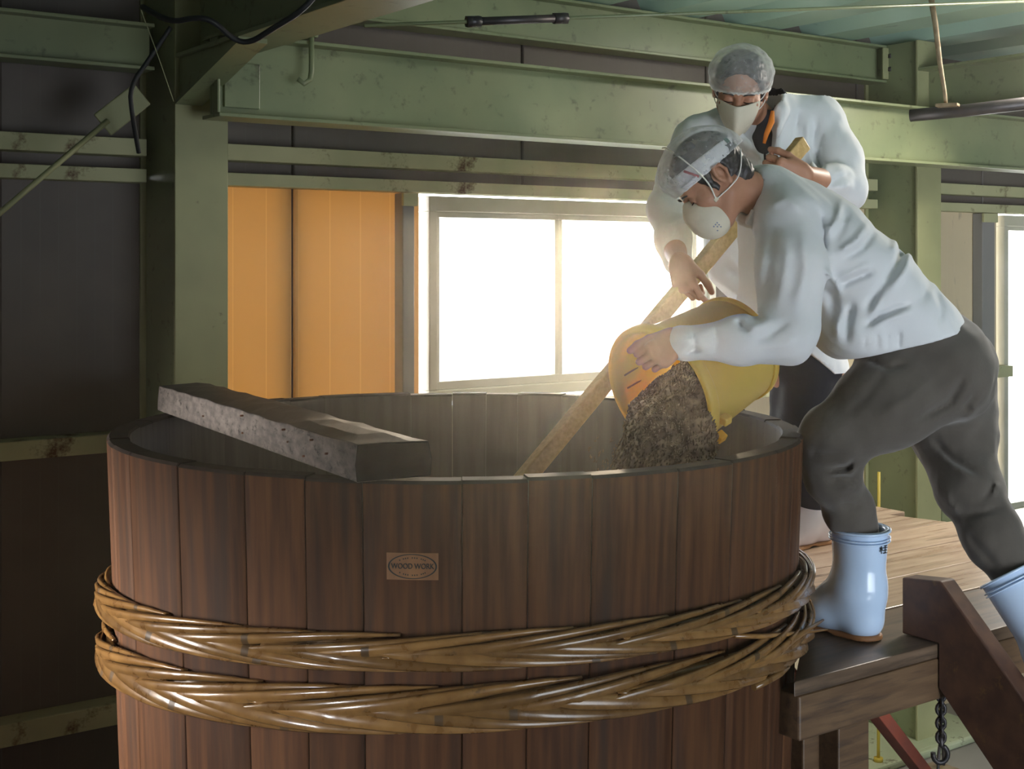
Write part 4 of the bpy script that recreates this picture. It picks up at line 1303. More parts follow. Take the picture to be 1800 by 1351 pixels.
def boot_meshes(parent, ankle_top, heel, toe, up, mat, shaft_r=(0.072, 0.062), foot_r=0.047, label=None, sole_mat=None):
    """rubber boot: shaft from ankle_top to heel, foot from heel to toe; up is the sole's normal"""
    t, hl, to, up = [np.array(q, float) for q in (ankle_top, heel, toe, up)]
    up = unit(up); fd = unit(to - hl)
    sdv = np.cross(up, fd)
    pts = np.array([t - 0.11, t + 0.11, hl - 0.09, hl + 0.09, to - 0.09, to + 0.09])
    F = Field(pts.min(0), pts.max(0), 0.0032)
    heel_c = hl + fd * 0.045 + up * 0.05
    ank = hl + fd * 0.055 + up * 0.115
    axis = unit(t - ank)
    F.cap(ank, t + axis * 0.05, shaft_r[1], shaft_r[0], 0.03, flat=(sdv, 0.92))
    F.cap(heel_c, ank, 0.047, shaft_r[1] * 0.95, 0.03)
    F.cap(hl + fd * 0.05 + up * 0.042, hl + fd * 0.125 + up * 0.060, 0.044, 0.046, 0.03)
    F.cap(ank + fd * 0.01, hl + fd * 0.15 + up * 0.05, 0.05, 0.042, 0.05)
    F.cap(hl + fd * 0.13 + up * 0.045, to - fd * 0.05 + up * 0.038, 0.046, 0.043, 0.02, flat=(up, 0.88))
    F.ell(to - fd * 0.048 + up * 0.037, (0.052, 0.048, 0.036), (fd, sdv, up), 0.02)
    # ankle creases and the top band
    for k_ in (0.0, 0.028):
        c0 = ank + fd * 0.055 + up * (0.012 + k_)
        F.fold([c0 - sdv * 0.07 - fd * 0.05, c0, c0 + sdv * 0.07 - fd * 0.05], 0.010, 0.0035)
    F.fold([hl + fd * 0.0 + up * 0.12 - sdv * 0.04, hl + fd * 0.02 + up * 0.115 + sdv * 0.06], 0.012, 0.003)
    F.plane(t, axis)                                     # open top
    F.plane(hl + up * 0.012, -up)
    n0 = unit(axis)
    F.cap(t - n0 * 0.03, t + n0 * 0.03, shaft_r[0] - 0.018, shaft_r[0] - 0.009, 0.0, 'cut', flat=(sdv, 0.92))
    b = skin_mesh('boot', [F.mesh(2)], mat, parent)
    if label: b['label'] = label
    # raised bands round the top edge
    for dz, rr in ((0.004, 0.0035), (0.022, 0.0022), (0.029, 0.0022)):
        c = t - n0 * dz
        u = unit(sdv - n0 * np.dot(sdv, n0)); w = np.cross(n0, u)
        R = shaft_r[0] - 0.0005
        build(MB().tube([c + R * (math.cos(a_) * w + 0.94 * math.sin(a_) * u) for a_ in np.linspace(0, 2 * math.pi, 41)[:-1]], rr, 6, closed=True), 'top_band', mat, b)
    # sole: outline of the foot, with a deeper heel block
    F = Field(np.minimum(hl, to) - 0.09, np.maximum(hl, to) + 0.09, 0.004)
    F.cap(hl + fd * 0.045, hl + fd * 0.12, 0.047, 0.042, 0.01)
    F.cap(hl + fd * 0.12, to - fd * 0.045, 0.042, 0.050, 0.01)
    F.plane(hl + up * 0.013, up); F.plane(hl, -up)
    F.ell(hl + fd * 0.125 - up * 0.012, (0.028, 0.09, 0.019), (fd, sdv, up), 0.008, 'cut')
    so = skin_mesh('sole', [F.mesh(1)], sole_mat or M['sole'], b)
    so['label'] = 'tan rubber sole'
    return b
# ================================================================ BUCKET OF GRAIN
BM = P(1158, 690, 3.10)                     # centre of the mouth
BD = unit([-0.735, -0.58, -0.335])          # the way the mouth faces
BU = unit(np.array([0, 0, 1.0]) - BD * BD[2])
BV = np.cross(BD, BU)
RM, RB, LB = 0.155, 0.130, 0.275
bucket = root('grain_bucket', BM - BD * LB, 'yellow plastic bucket tipped over the vat, dark grain pouring from its mouth', 'bucket')
t = 0.0035
prof = [(0.0, -LB), (RB - 0.008, -LB), (RB, -LB + 0.006), (RB + 0.001, -LB + 0.02), (RM - 0.006, -0.03), (RM - 0.004, -0.012), (RM - 0.002, -0.004), (RM - 0.002, 0.0), (RM - 0.006, 0.0),
        (RM - 0.009, -0.03), (RB - t, -LB + 0.02), (RB - 0.012, -LB + 0.006), (0.0, -LB + 0.006)]
build(MB().lathe(prof, BM, BD, 64), 'shell', M['bucket'], bucket)
rimp = [(RM - 0.004, -0.026), (RM + 0.007, -0.026), (RM + 0.010, -0.022), (RM + 0.010, -0.004), (RM + 0.007, 0.002), (RM - 0.001, 0.004), (RM - 0.005, 0.0)]
build(MB().lathe(rimp, BM, BD, 64, closed_prof=True), 'rim', M['bucket'], bucket)
build(MB().lathe([(RB - 0.004, -LB - 0.004), (RB + 0.004, -LB - 0.004), (RB + 0.005, -LB + 0.012), (RB - 0.002, -LB + 0.014)], BM, BD, 64, closed_prof=True), 'foot_ring', M['bucket'], bucket)
def on_b(r, th, h): return BM + BD * h + r * (math.cos(th) * BU + math.sin(th) * BV)
# two lugs for the bail at the near side of the rim
sgn = 1 if np.dot(BV, [0, -1, 0]) > 0 else -1
for th in (1.98, 2.30):
    q = on_b(RM + 0.016, th * sgn, -0.035)
    out = unit(q - BM - BD * np.dot(q - BM, BD))
    build(MB().bar(q - BD * 0.012, q + BD * 0.012, 0.02, 0.022, out), 'lug', M['bucket'], bucket, 0.003)
# moulded scale lines inside
for th, l in ((-1.42, 0.05), (-1.66, 0.045)):
    v = [on_b(RM - 0.0145 + 0.0007 * k, (th + 0.0 * k) * sgn, -0.03 - 0.012 * k) for k in range(6)]
    build(MB().tube(v, 0.0022, 5), 'scale_line', M['bucketdark'], bucket)

# ---- the pouring grain: a heaped body with thousands of loose kernels on it
g0 = BM
low = np.array([0.0, 0.0, -1.0])
F = Field(BM - [0.26, 0.30, 0.52], BM + [0.34, 0.34, 0.16], 0.006)
side = BV * sgn
for k in range(9):
    s = k / 8
    a_ = BM - BD * (0.20 - 0.20 * s) - BU * (0.055 + 0.03 * s) + side * 0.03
    F.ell(a_, (0.11, 0.105, 0.07), (side, BD, BU), 0.05)
for o, r in ((0.0, 0.06), (0.05, 0.05), (-0.055, 0.045), (0.085, 0.035), (-0.085, 0.030)):
    p0 = BM - BU * (0.075 - abs(o) * 0.15) + side * (o + 0.03) + BD * 0.0
    p1 = p0 + BD * 0.055 + np.array([0, 0, -0.09])
    p2 = p0 + BD * 0.085 + np.array([0, 0, -0.24])
    p3 = p0 + BD * 0.105 + np.array([0, 0, -0.50])
    F.chain([p0, p1, p2, p3], (r, r * 0.95, r * 0.9, r * 0.85), 0.04)
# keep it inside the bucket
X, Y, Zg = np.meshgrid(*F.ax, indexing='ij')
hx = (X - BM[0]) * BD[0] + (Y - BM[1]) * BD[1] + (Zg - BM[2]) * BD[2]
rr = np.sqrt(np.maximum((X - BM[0]) ** 2 + (Y - BM[1]) ** 2 + (Zg - BM[2]) ** 2 - hx ** 2, 0))
inner = rr - (RM - 0.022 + hx * (RM - RB) / LB)
F.F = np.where(hx < 0.004, np.maximum(F.F, inner + np.maximum(hx, 0) * 2), F.F).astype(np.float32)
F.ripple(0.004, 0.05, 3)
gV, gQ = F.mesh(1)
grain = root('grain_pour', BM, 'dark roasted grain sliding out of the yellow bucket into the vat', 'grain', kind='stuff')
rs = np.random.RandomState(11)
cen = gV[gQ].mean(1)
nrm = np.cross(gV[gQ[:, 2]] - gV[gQ[:, 0]], gV[gQ[:, 3]] - gV[gQ[:, 1]]); nrm /= np.linalg.norm(nrm, axis=1)[:, None] + 1e-9
pick = rs.choice(len(cen), 15000)
kv = []; kf = []
tv_ = np.array([(1, 0, 0), (-1, 0, 0), (0, 1, 0), (0, -1, 0), (0, 0, 1), (0, 0, -1)], float)
tf_ = np.array([(0, 2, 4, 4), (2, 1, 4, 4), (1, 3, 4, 4), (3, 0, 4, 4), (2, 0, 5, 5), (1, 2, 5, 5), (3, 1, 5, 5), (0, 3, 5, 5)])
base = cen[pick] + nrm[pick] * rs.uniform(-0.002, 0.004, (len(pick), 1))
# loose kernels falling beside the stream
nl = 2600
s_ = rs.uniform(0, 1, nl); o_ = rs.normal(0.02, 0.085, nl)
fall = BM - BU * 0.075 + side * o_[:, None] + BD * (0.06 + 0.06 * s_)[:, None] + np.array([0, 0, -1.0]) * (0.05 + 0.40 * s_ ** 1.3)[:, None] + rs.normal(0, 0.012, (nl, 3))
base = np.concatenate([base, fall])
ln = rs.uniform(0.0030, 0.0050, len(base))
dirs = unit([BD[0] * 0.6, BD[1] * 0.6, -0.8]) + rs.normal(0, 0.45, (len(base), 3)); dirs /= np.linalg.norm(dirs, axis=1)[:, None]
u_ = np.cross(dirs, [0.3, 0.5, 0.8]); u_ /= np.linalg.norm(u_, axis=1)[:, None]; w_ = np.cross(dirs, u_)
KV = (base[:, None, :] + tv_[None, :, 0:1] * dirs[:, None, :] * ln[:, None, None] * 1.4 + tv_[None, :, 1:2] * u_[:, None, :] * ln[:, None, None] * 0.55 + tv_[None, :, 2:3] * w_[:, None, :] * ln[:, None, None] * 0.55)
KT = tf_[:, :3][None] + (np.arange(len(base)) * 6)[:, None, None]
me = bpy.data.meshes.new('kernels')
body_t = np.concatenate([gQ[:, [0, 1, 2]], gQ[:, [0, 2, 3]]])
allV = np.concatenate([gV, KV.reshape(-1, 3)]) - BM
allT = np.concatenate([body_t, KT.reshape(-1, 3) + len(gV)])
me.vertices.add(len(allV)); me.vertices.foreach_set('co', allV.astype(np.float32).ravel())
me.loops.add(allT.size); me.loops.foreach_set('vertex_index', allT.astype(np.int32).ravel())
me.polygons.add(len(allT)); me.polygons.foreach_set('loop_start', np.arange(0, allT.size, 3, dtype=np.int32))
me.materials.append(M['grain']); me.update(calc_edges=True)
ko = bpy.data.objects.new('kernels', me); COL.objects.link(ko); ko.parent = grain; ko['kind'] = 'stuff'

# ================================================================ STIRRING POLE
PT, PB = P(1411, 252, 3.93), P(938, 822, 3.36)
pd = unit(PB - PT)
pend = PB + pd * 0.25
pole = root('stirring_pole', pend, 'long pale squared wooden pole held by the worker standing behind', 'pole')
build(MB().bar(PT, pend, 0.032, 0.046, (-0.75, -0.5, 0.6)), 'shaft', M['pole'], pole, 0.004)
build(MB().bar(PT + pd * 0.001 - pd * 0.004, PT + pd * 0.02, 0.034, 0.048, (-0.75, -0.5, 0.6)), 'worn_end', M['pole'], pole, 0.005)
def pole_at(px):
    # point of the pole seen at column px
    lo, hi = 0.0, 1.0
    for _ in range(50):
        m = (lo + hi) / 2; q = PT + (PB - PT) * m
        if 900 + FPX * q[0] / q[1] > px: lo = m
        else: hi = m
    return PT + (PB - PT) * lo

# ================================================================ BENDING WORKER (front)
w1 = root('person', (0.86, 3.22, PZ), 'worker bending over the vat in white coat and pale blue boots, tipping the yellow bucket', 'person')
# --- skin: head and neck, hands, and the body under the clothes
f1 = Frame(P(1251, 316, 3.13), (-0.66, -0.06, -0.75), (-0.75, 0.02, 0.66))
nk1 = P(1352, 350, 3.19)
K1 = 0.86
sc_ = lambda p, fr, k: fr.o + (np.array(p, float) - fr.o) / k
hd1 = head_field(f1, sc_(nk1, f1, K1), neck_r=(0.056, 0.062)).mesh(1)
hd1 = ((hd1[0] - f1.o) * K1 + f1.o, hd1[1])
Lsh, Lel, Lwr = P(1398, 385, 3.06), P(1384, 588, 2.985), P(1190, 600, 2.985)
Rsh, Rel, Rwr = P(1352, 372, 3.40), P(1340, 560, 3.52), P(1330, 640, 3.40)
hip = P(1645, 640, 3.30)
chest = P(1420, 410, 3.22)
bf = Field(np.array([0.2, 2.85, PZ - 0.30]), np.array([1.55, 3.75, EYE + 0.35]), 0.014)
bf.chain([nk1, chest, P(1530, 520, 3.26), hip], (0.06, 0.105, 0.10, 0.105), 0.06, flat=((0.752, 0, 0.658), 0.7))
bf.chain([chest, Lsh + [0, 0.02, -0.02], Lel, Lwr], (0.07, 0.045, 0.036, 0.026), 0.03)
bf.chain([chest, Rsh, Rel, Rwr], (0.08, 0.055, 0.040, 0.026), 0.04)
Lkn, Lan = P(1452, 778, 3.16), P(1512, 925, 3.24)
Rhip, Rkn, Ran = P(1668, 640, 3.40), P(1705, 850, 3.22), P(1800, 1040, 3.10)
Lhip = P(1640, 655, 3.20)
bf.chain([hip, Lhip, Lkn, Lan], (0.10, 0.075, 0.045, 0.038), 0.04)
bf.chain([hip, Rhip, Rkn, Ran], (0.10, 0.075, 0.042, 0.038), 0.04)
# left hand grips the rim at the top of the bucket
rimtop = on_b(RM + 0.004, 0.30 * sgn, -0.012)
wristL = P(1190, 596, 2.985)
handL = hand_parts(wristL, (-0.64, -0.62, -0.42), (-0.50, 0.76, -0.35), 1, ((66, 88, 50), (68, 90, 50), (70, 90, 50), (72, 90, 50)), (26, 30, 20), 0.90, arm_to=P(1262, 600, 2.985), wrist_r=0.030)
handR = hand_parts(Rwr, (-0.3, -0.55, -0.6), (-0.6, -0.5, 0.3), 1, ((25, 30, 20),) * 4, (40, 10, 15), 0.97, arm_to=Rwr + 0.12 * unit(Rel - Rwr))
skin_mesh('body', [hd1, bf.mesh(1), handL, handR], M['skin'], w1)

# --- hair, eyes, brows
def hair_mesh(fr, parent, grow=0.006, cutp=None):
    lo = np.array([fr(x, y, z) for x in (-0.14, 0.13) for y in (-0.12, 0.12) for z in (-0.13, 0.16)])
    F = Field(lo.min(0), lo.max(0), 0.0032)
    F.ell(fr(-0.014, 0, 0.032), (0.098 + grow, 0.076 + grow, 0.088 + grow), fr.axes, 0.01)
    F.ell(fr(-0.062, 0, -0.040), (0.045, 0.056, 0.045), fr.axes, 0.02)                 # nape
    for s in (1, -1): F.cap(fr(0.022, s * 0.069, 0.02), fr(0.022, s * 0.069, -0.022), 0.011, 0.007, 0.01)   # sideburns
    F.plane(fr(0.052, 0, 0.05), fr.d(0.94, 0, -0.34))                                  # hairline over the brow
    F.plane(fr(-0.02, 0, -0.075), fr.d(0.25, 0, -0.97))
    for s in (1, -1): F.ell(fr(-0.012, s * 0.080, -0.006), (0.026, 0.022, 0.036), fr.axes, 0.004, 'cut')
    F.ripple(0.0016, 0.02, 5)
    return skin_mesh('hair', [F.mesh(1)], M['hair'], parent)
HEAD_SCALE = (f1.o, K1)
hair_mesh(f1, w1, 0.009)
def brows_eyes(fr, parent):
    for s in (1, -1):
        build(MB().tube([fr(0.0965, s * 0.016, 0.023), fr(0.0975, s * 0.030, 0.029), fr(0.088, s * 0.050, 0.024)], [0.003, 0.0042, 0.002], 6), 'eyebrow', M['hair'], parent)
        build(MB().tube([fr(0.0925, s * 0.019, -0.0020), fr(0.0938, s * 0.032, -0.0042), fr(0.0885, s * 0.046, -0.002)], [0.0014, 0.0020, 0.0013], 6), 'eyelashes', M['eye'], parent)
brows_eyes(f1, w1)

# --- cap with white net, red piping and green tab
def shell(fr, parent, name, mat, c, r, planes, h=0.003, t=0.006, extra=None, ripple=None, hollow=True):
    R = max(r) + 0.03
    F = Field(fr(*c) - R, fr(*c) + R, h)
    F.ell(fr(*c), r, fr.axes, 0)
    if extra: extra(F)
    if ripple: F.ripple(*ripple)
    if hollow: F.F = np.maximum(F.F, -(F.F + t))
    for p, n in planes: F.plane(fr(*p), fr.d(*n))
    return skin_mesh(name, [F.mesh(1)], mat, parent)
def cap_band(F):
    F.ell(f1(0.052, 0, 0.062), (0.068, 0.088, 0.050), f1.axes, 0.02)
shell(f1, w1, 'cap', M['capcloth'], (-0.012, 0, 0.040), (0.109, 0.088, 0.094),
      [((0.085, 0, 0.034), (0.13, 0, -0.99)), ((-0.05, 0, 0.060), (-0.19, 0, 0.98))], extra=None, ripple=(0.0010, 0.05, 2))
def netx(F):
    F.ell(f1(0.030, 0, 0.085), (0.078, 0.086, 0.052), f1.axes, 0.03)
    F.ell(f1(-0.075, 0, 0.025), (0.062, 0.080, 0.070), f1.axes, 0.03)
    for l in (-0.05, -0.018, 0.014, 0.046):
        F.fold([f1(0.13, l, 0.07), f1(0.07, l * 1.1, 0.15), f1(-0.04, l * 1.2, 0.16), f1(-0.13, l, 0.06)], 0.006, -0.0035)
shell(f1, w1, 'hair_net', M['net'], (-0.012, 0, 0.046), (0.115, 0.100, 0.104),
      [((0.085, 0, 0.036), (0.13, 0, -0.99))], extra=netx, ripple=(0.0010, 0.06, 8), hollow=False)
# piping and tab sit on the near (left) side of the cap
def cap_pt(f, u, extra=0.004, fr=f1, c=(-0.012, 0, 0.040), r=(0.112, 0.090, 0.096)):
    q = 1 - ((f - c[0]) / r[0]) ** 2 - ((u - c[2]) / r[2]) ** 2
    return fr(f, r[1] * math.sqrt(max(q, 0.0)) + extra, u)
build(MB().tube([cap_pt(0.047, 0.075, 0.003), cap_pt(0.040, 0.055, 0.003), cap_pt(0.034, 0.036, 0.003)], 0.0035, 6), 'red_piping', M['redtrim'], w1)
build(MB().bar(cap_pt(-0.095, 0.035, 0.002), cap_pt(-0.098, 0.055, 0.002), 0.010, 0.004, f1.L), 'green_tab', M['greentrim'], w1, 0.001)
# brow band of the cap, seen below the net
build(MB().tube([cap_pt(0.034, 0.040, 0.002), cap_pt(0.062, 0.044, 0.002), cap_pt(0.085, 0.048, 0.002)], 0.004, 6), 'cap_edge', M['capcloth'], w1)

# --- mask and its straps
F = Field(f1(0.07, 0, -0.055) - 0.12, f1(0.07, 0, -0.055) + 0.12, 0.003)
F.ell(f1(0.082, 0, -0.060), (0.060, 0.062, 0.066), f1.axes, 0.01)
F.cap(f1(0.105, 0, -0.020), f1(0.098, 0, -0.001), 0.020, 0.012, 0.03)
F.plane(f1(0.042, 0, -0.055), f1.d(-0.97, 0, 0.1))
F.ell(f1(0.030, 0, -0.030), (0.060, 0.058, 0.083), f1.axes, 0.002, 'cut')
mk1 = skin_mesh('face_mask', [F.mesh(2)], M['mask'], w1)
# faint grey-blue printed marks on the mask's side
for k in range(3):
    for j in range(3):
        if (k + j) % 4 == 3: continue
        q = f1(0.090 + 0.0065 * k, 0, -0.084 - 0.0075 * j)
        dd = q - f1(0.082, 0, -0.060); fl_, ul_ = np.dot(dd, f1.F), np.dot(dd, f1.U)
        lat = 0.062 * math.sqrt(max(0, 1 - (fl_ / 0.060) ** 2 - (ul_ / 0.066) ** 2))
        p_ = q + f1.L * (lat + 0.0008)
        build(MB().bar(p_ - f1.U * 0.002, p_ + f1.U * 0.0022, 0.0035, 0.0008, f1.L), 'mask_print', M['inkblue'], mk1)
clip = f1(0.046, 0.066, -0.040)
strap_mesh('mask_strap', [clip, f1(0.030, 0.083, 0.0), f1(0.028, 0.097, 0.045), f1(0.028, 0.092, 0.085), f1(0.026, 0.070, 0.125), f1(0.022, 0.030, 0.154), f1(0.02, -0.02, 0.158)], 0.0021, M['strap'], w1)
strap_mesh('mask_strap', [clip, f1(-0.005, 0.077, -0.046), f1(-0.045, 0.070, -0.045), f1(-0.085, 0.058, -0.020), f1(-0.112, 0.02, -0.002)], 0.0021, M['strap'], w1)
build(MB().bar(clip - f1.F * 0.006, clip + f1.F * 0.006, 0.006, 0.010, f1.U), 'strap_clip', M['mask'], mk1, 0.001)

HEAD_SCALE = None
# --- coat
F = Field(np.array([0.16, 2.84, EYE - 0.36]), np.array([1.30, 3.72, EYE + 0.34]), 0.0056)
bk = (0.752, 0, 0.658)
hemc = P(1612, 604, 3.27)
F.chain([P(1366, 358, 3.20), P(1436, 432, 3.22), P(1528, 522, 3.25), P(1592, 596, 3.27), P(1640, 700, 3.28)], (0.105, 0.160, 0.170, 0.172, 0.172), 0.06, flat=(bk, 0.72))
F.ell(P(1492, 585, 3.20), (0.10, 0.14, 0.07), (unit([0.75, 0, -0.2]), (0, 1, 0), unit([0.2, 0, 0.75])), 0.06)      # the front hanging down
F.chain([P(1386, 385, 3.11), P(1390, 470, 3.04), P(1386, 588, 2.99)], (0.080, 0.078, 0.066), 0.03)
F.chain([P(1386, 588, 2.99), P(1300, 598, 2.97), P(1212, 602, 2.978)], (0.064, 0.054, 0.039), 0.02)
F.cap(P(1212, 602, 2.978), P(1197, 601, 2.982), 0.039, 0.040, 0.010)
F.chain([Rsh, Rel, Rwr + 0.03 * unit(Rel - Rwr)], (0.080, 0.062, 0.042), 0.05)
# collar
ncol = unit(P(1300, 330, 3.16) - nk1)
cc = P(1330, 348, 3.185)
u_ = unit(np.cross(ncol, [0, 1, 0])); v_ = np.cross(ncol, u_)
ringp = [cc + 0.060 * math.cos(a_) * u_ + 0.062 * math.sin(a_) * v_ for a_ in np.linspace(0, 2 * math.pi, 25)]
F.chain(ringp, [0.015] * 25, 0.012)
F.cap(nk1 + 0.02 * ncol, cc + 0.07 * ncol, 0.053, 0.055, 0.0, 'cut')
F.ripple(0.0030, 0.12, 21)
F.ripple(0.0013, 0.05, 22)
SLEEVE = [([(1294, 560), (1304, 574), (1323, 586)], 5, 0.012), ([(1312, 540), (1326, 554), (1342, 556)], 5, 0.010), ([(1300, 585), (1330, 575), (1362, 560)], 8, -0.006),
          ([(1322, 600), (1352, 590), (1392, 560)], 7, 0.006), ([(1204, 623), (1218, 614), (1236, 616)], 4, 0.009), ([(1216, 578), (1222, 600), (1220, 626)], 4, 0.005),
          ([(1250, 572), (1262, 598), (1256, 625)], 7, 0.004), ([(1360, 400), (1352, 470), (1340, 535)], 10, 0.005), ([(1408, 400), (1416, 470), (1398, 560)], 9, -0.006),
          ([(1385, 420), (1380, 480), (1366, 545)], 7, -0.004), ([(1345, 365), (1380, 350), (1418, 372)], 6, -0.005), ([(1400, 590), (1380, 606), (1345, 612)], 7, -0.004)]
for p_, w_c, am in SLEEVE: F.crease(p_, w_c, am * 1.5, 3.14)
for p_, w_c, am in (([(1402, 336), (1437, 385), (1444, 425), (1436, 484), (1414, 545), (1408, 580)], 9, 0.017), ([(1592, 425), (1578, 462), (1540, 520), (1522, 548)], 8, 0.014),
                    ([(1602, 430), (1594, 470), (1566, 512)], 7, -0.008), ([(1540, 474), (1505, 488), (1466, 506)], 6, 0.010), ([(1535, 462), (1500, 476), (1470, 492)], 6, -0.006),
                    ([(1606, 532), (1553, 551), (1516, 575)], 5, 0.011), ([(1610, 545), (1560, 562), (1525, 582)], 6, -0.006), ([(1498, 530), (1492, 562), (1488, 606)], 7, 0.010),
                    ([(1480, 350), (1472, 386), (1452, 412)], 6, -0.008), ([(1490, 365), (1482, 398), (1466, 425)], 6, 0.006), ([(1530, 388), (1504, 424), (1466, 448)], 7, -0.009),
                    ([(1540, 402), (1516, 436), (1478, 460)], 6, 0.007), ([(1445, 468), (1470, 496), (1480, 520)], 5, -0.008), ([(1440, 500), (1462, 520), (1470, 560)], 8, 0.007),
                    ([(1622, 455), (1632, 500), (1618, 540)], 8, 0.006), ([(1560, 395), (1575, 420), (1572, 450)], 6, -0.005), ([(1640, 500), (1655, 540), (1650, 572)], 6, 0.005),
                    ([(1480, 545), (1470, 575), (1474, 600)], 6, -0.006), ([(1565, 480), (1545, 520), (1530, 560)], 8, -0.006)):
    F.crease(p_, w_c, am * 1.45, 3.24)
for k in range(7):
    x = 1519 + k * 10
    F.crease([(x, 578 + 3 * (k % 3)), (x + 2 + k % 3, 596), (x + 3, 618)], 3.0, (0.0045, 0.002, 0.0055, -0.002)[k % 4], 3.24)
hn = unit(P(1540, 730, 3.24) - P(1515, 622, 3.24))
F.plane(P(1512, 621, 3.2), np.array([0.235, 0.0, -0.972]), 0.004)
# the hem's plane must not cut the near arm: put the arm back
G = Field(F.lo, F.lo + (F.n - 1) * F.h, F.h)
G.n = F.n; G.F = np.full(F.n, 0.2, np.float32); G.ax = F.ax
G.chain([P(1386, 385, 3.11), P(1390, 470, 3.04), P(1386, 588, 2.99)], (0.078, 0.077, 0.065), 0.03)
G.chain([P(1386, 588, 2.99), P(1300, 598, 2.97), P(1212, 602, 2.978)], (0.063, 0.053, 0.038), 0.02)
G.cap(P(1212, 602, 2.978), P(1197, 601, 2.982), 0.039, 0.040, 0.010)
G.chain([Rsh, Rel, Rwr + 0.03 * unit(Rel - Rwr)], (0.080, 0.062, 0.042), 0.05)
G.ripple(0.0026, 0.12, 21)
for p_, w_c, am in SLEEVE: G.crease(p_, w_c, am * 1.5, 3.14)
F.F = np.minimum(F.F, G.F)
skin_mesh('coat', [F.mesh(1)], M['coat'], w1)
# pale pink shirt collar in the opening under the chin
build(MB().bar(P(1318, 398, 3.12), P(1331, 372, 3.12), 0.03, 0.012, (0.3, -0.9, 0)), 'shirt_collar', M['capcloth'], w1, 0.003)

# --- trousers
F = Field(np.array([0.60, 2.92, PZ - 0.10]), np.array([1.42, 3.66, EYE - 0.02]), 0.0065)
F.chain([P(1560, 560, 3.27), P(1640, 640, 3.28)], (0.145, 0.150), 0.05, flat=(bk, 0.80))
F.ell(P(1652, 640, 3.30), (0.115, 0.170, 0.120), None, 0.05)
F.chain([P(1640, 655, 3.20), P(1560, 705, 3.17), P(1470, 768, 3.155)], (0.124, 0.102, 0.078), 0.06)
F.chain([P(1462, 770, 3.155), P(1462, 835, 3.19), P(1494, 900, 3.23), P(1510, 932, 3.24)], (0.076, 0.064, 0.056, 0.046), 0.03)
F.chain([P(1664, 650, 3.40), P(1672, 745, 3.33), P(1700, 850, 3.235)], (0.118, 0.098, 0.078), 0.06)
F.chain([P(1700, 850, 3.235), P(1745, 940, 3.17), P(1790, 1025, 3.12)], (0.076, 0.068, 0.050), 0.03)
F.ripple(0.0030, 0.10, 33)
for p_, w_c, am in (([(1502, 806), (1490, 822), (1450, 826)], 5, 0.010), ([(1508, 818), (1494, 832), (1456, 834)], 5, -0.009), ([(1508, 846), (1484, 838), (1452, 842)], 5, 0.009),
                    ([(1518, 862), (1496, 856), (1470, 862)], 6, -0.006), ([(1424, 790), (1440, 800), (1500, 800)], 8, 0.006), ([(1636, 768), (1672, 806), (1730, 836)], 6, 0.012),
                    ([(1640, 782), (1676, 820), (1722, 850)], 7, -0.006), ([(1700, 655), (1668, 708), (1600, 745)], 7, 0.010), ([(1688, 720), (1706, 706), (1716, 690)], 5, 0.007),
                    ([(1690, 740), (1708, 728), (1718, 712)], 5, -0.006), ([(1738, 872), (1750, 858), (1754, 846)], 5, -0.008), ([(1725, 880), (1742, 862), (1748, 848)], 5, 0.008),
                    ([(1690, 905), (1730, 900), (1764, 890)], 6, 0.007), ([(1662, 860), (1668, 885), (1690, 905)], 6, -0.006), ([(1700, 930), (1722, 965), (1760, 1000)], 7, 0.007),
                    ([(1512, 626), (1560, 646), (1600, 640)], 6, 0.009), ([(1560, 640), (1530, 690), (1490, 730)], 9, 0.004), ([(1475, 880), (1495, 890), (1520, 886)], 6, 0.006),
                    ([(1640, 660), (1600, 700), (1540, 735)], 10, -0.004)):
    F.crease(p_, w_c, am * 1.35, 3.34)
F.ripple(0.0012, 0.045, 12)
skin_mesh('trousers', [F.mesh(1)], M['trousers'], w1)

# --- boots
heel1, toe1 = P(1546, 1127, 3.205), P(1432, 1106, 3.335)
heel1[2] = toe1[2] = PZ + 0.001
toe1 = heel1 + unit(toe1 - heel1) * 0.262
bt = boot_meshes(w1, P(1511, 925, 3.235), heel1, toe1, (0, 0, 1), M['boot'], (0.0735, 0.060), label='pale blue rubber boot standing on the planks')
# one handwritten character on the boot shaft, built stroke by stroke
KJ = [((0.0, 0.62), (0.42, 0.62)), ((0.21, 1.0), (0.21, 0.0)), ((0.20, 0.60), (0.0, 0.22)), ((0.22, 0.60), (0.42, 0.30)),
      ((0.55, 0.82), (1.0, 0.82)), ((0.78, 1.0), (0.78, 0.58)), ((0.50, 0.58), (1.05, 0.58)), ((0.55, 0.30), (1.0, 0.30)), ((0.78, 0.52), (0.78, 0.0)), ((0.50, 0.0), (1.06, 0.0))]
mb = MB()
Yk = 3.235
bc = P(1511, 925, Yk)
def on_shaft(u, v):
    px = 1535 + u * 15; py = 964 - v * 16
    q = P(px, py, Yk)
    ax_c = bc + (heel1 + unit(toe1 - heel1) * 0.055 + np.array([0, 0, 0.115]) - bc) * ((bc[2] - q[2]) / (bc[2] - PZ - 0.115))
    R = 0.0735 - 0.0135 * ((bc[2] - q[2]) / (bc[2] - PZ - 0.115)) + 0.0026
    dx = np.clip(q[0] - ax_c[0], -R * 0.96, R * 0.96)
    return np.array([ax_c[0] + dx, ax_c[1] - math.sqrt(R * R - dx * dx) * 0.97, q[2]])
for (u0, v0), (u1, v1) in KJ:
    mb.tube([on_shaft(u0 + (u1 - u0) * s, v0 + (v1 - v0) * s) for s in np.linspace(0, 1, 4)], 0.0011, 5)
build(mb, 'written_character', M['stamp'], bt)
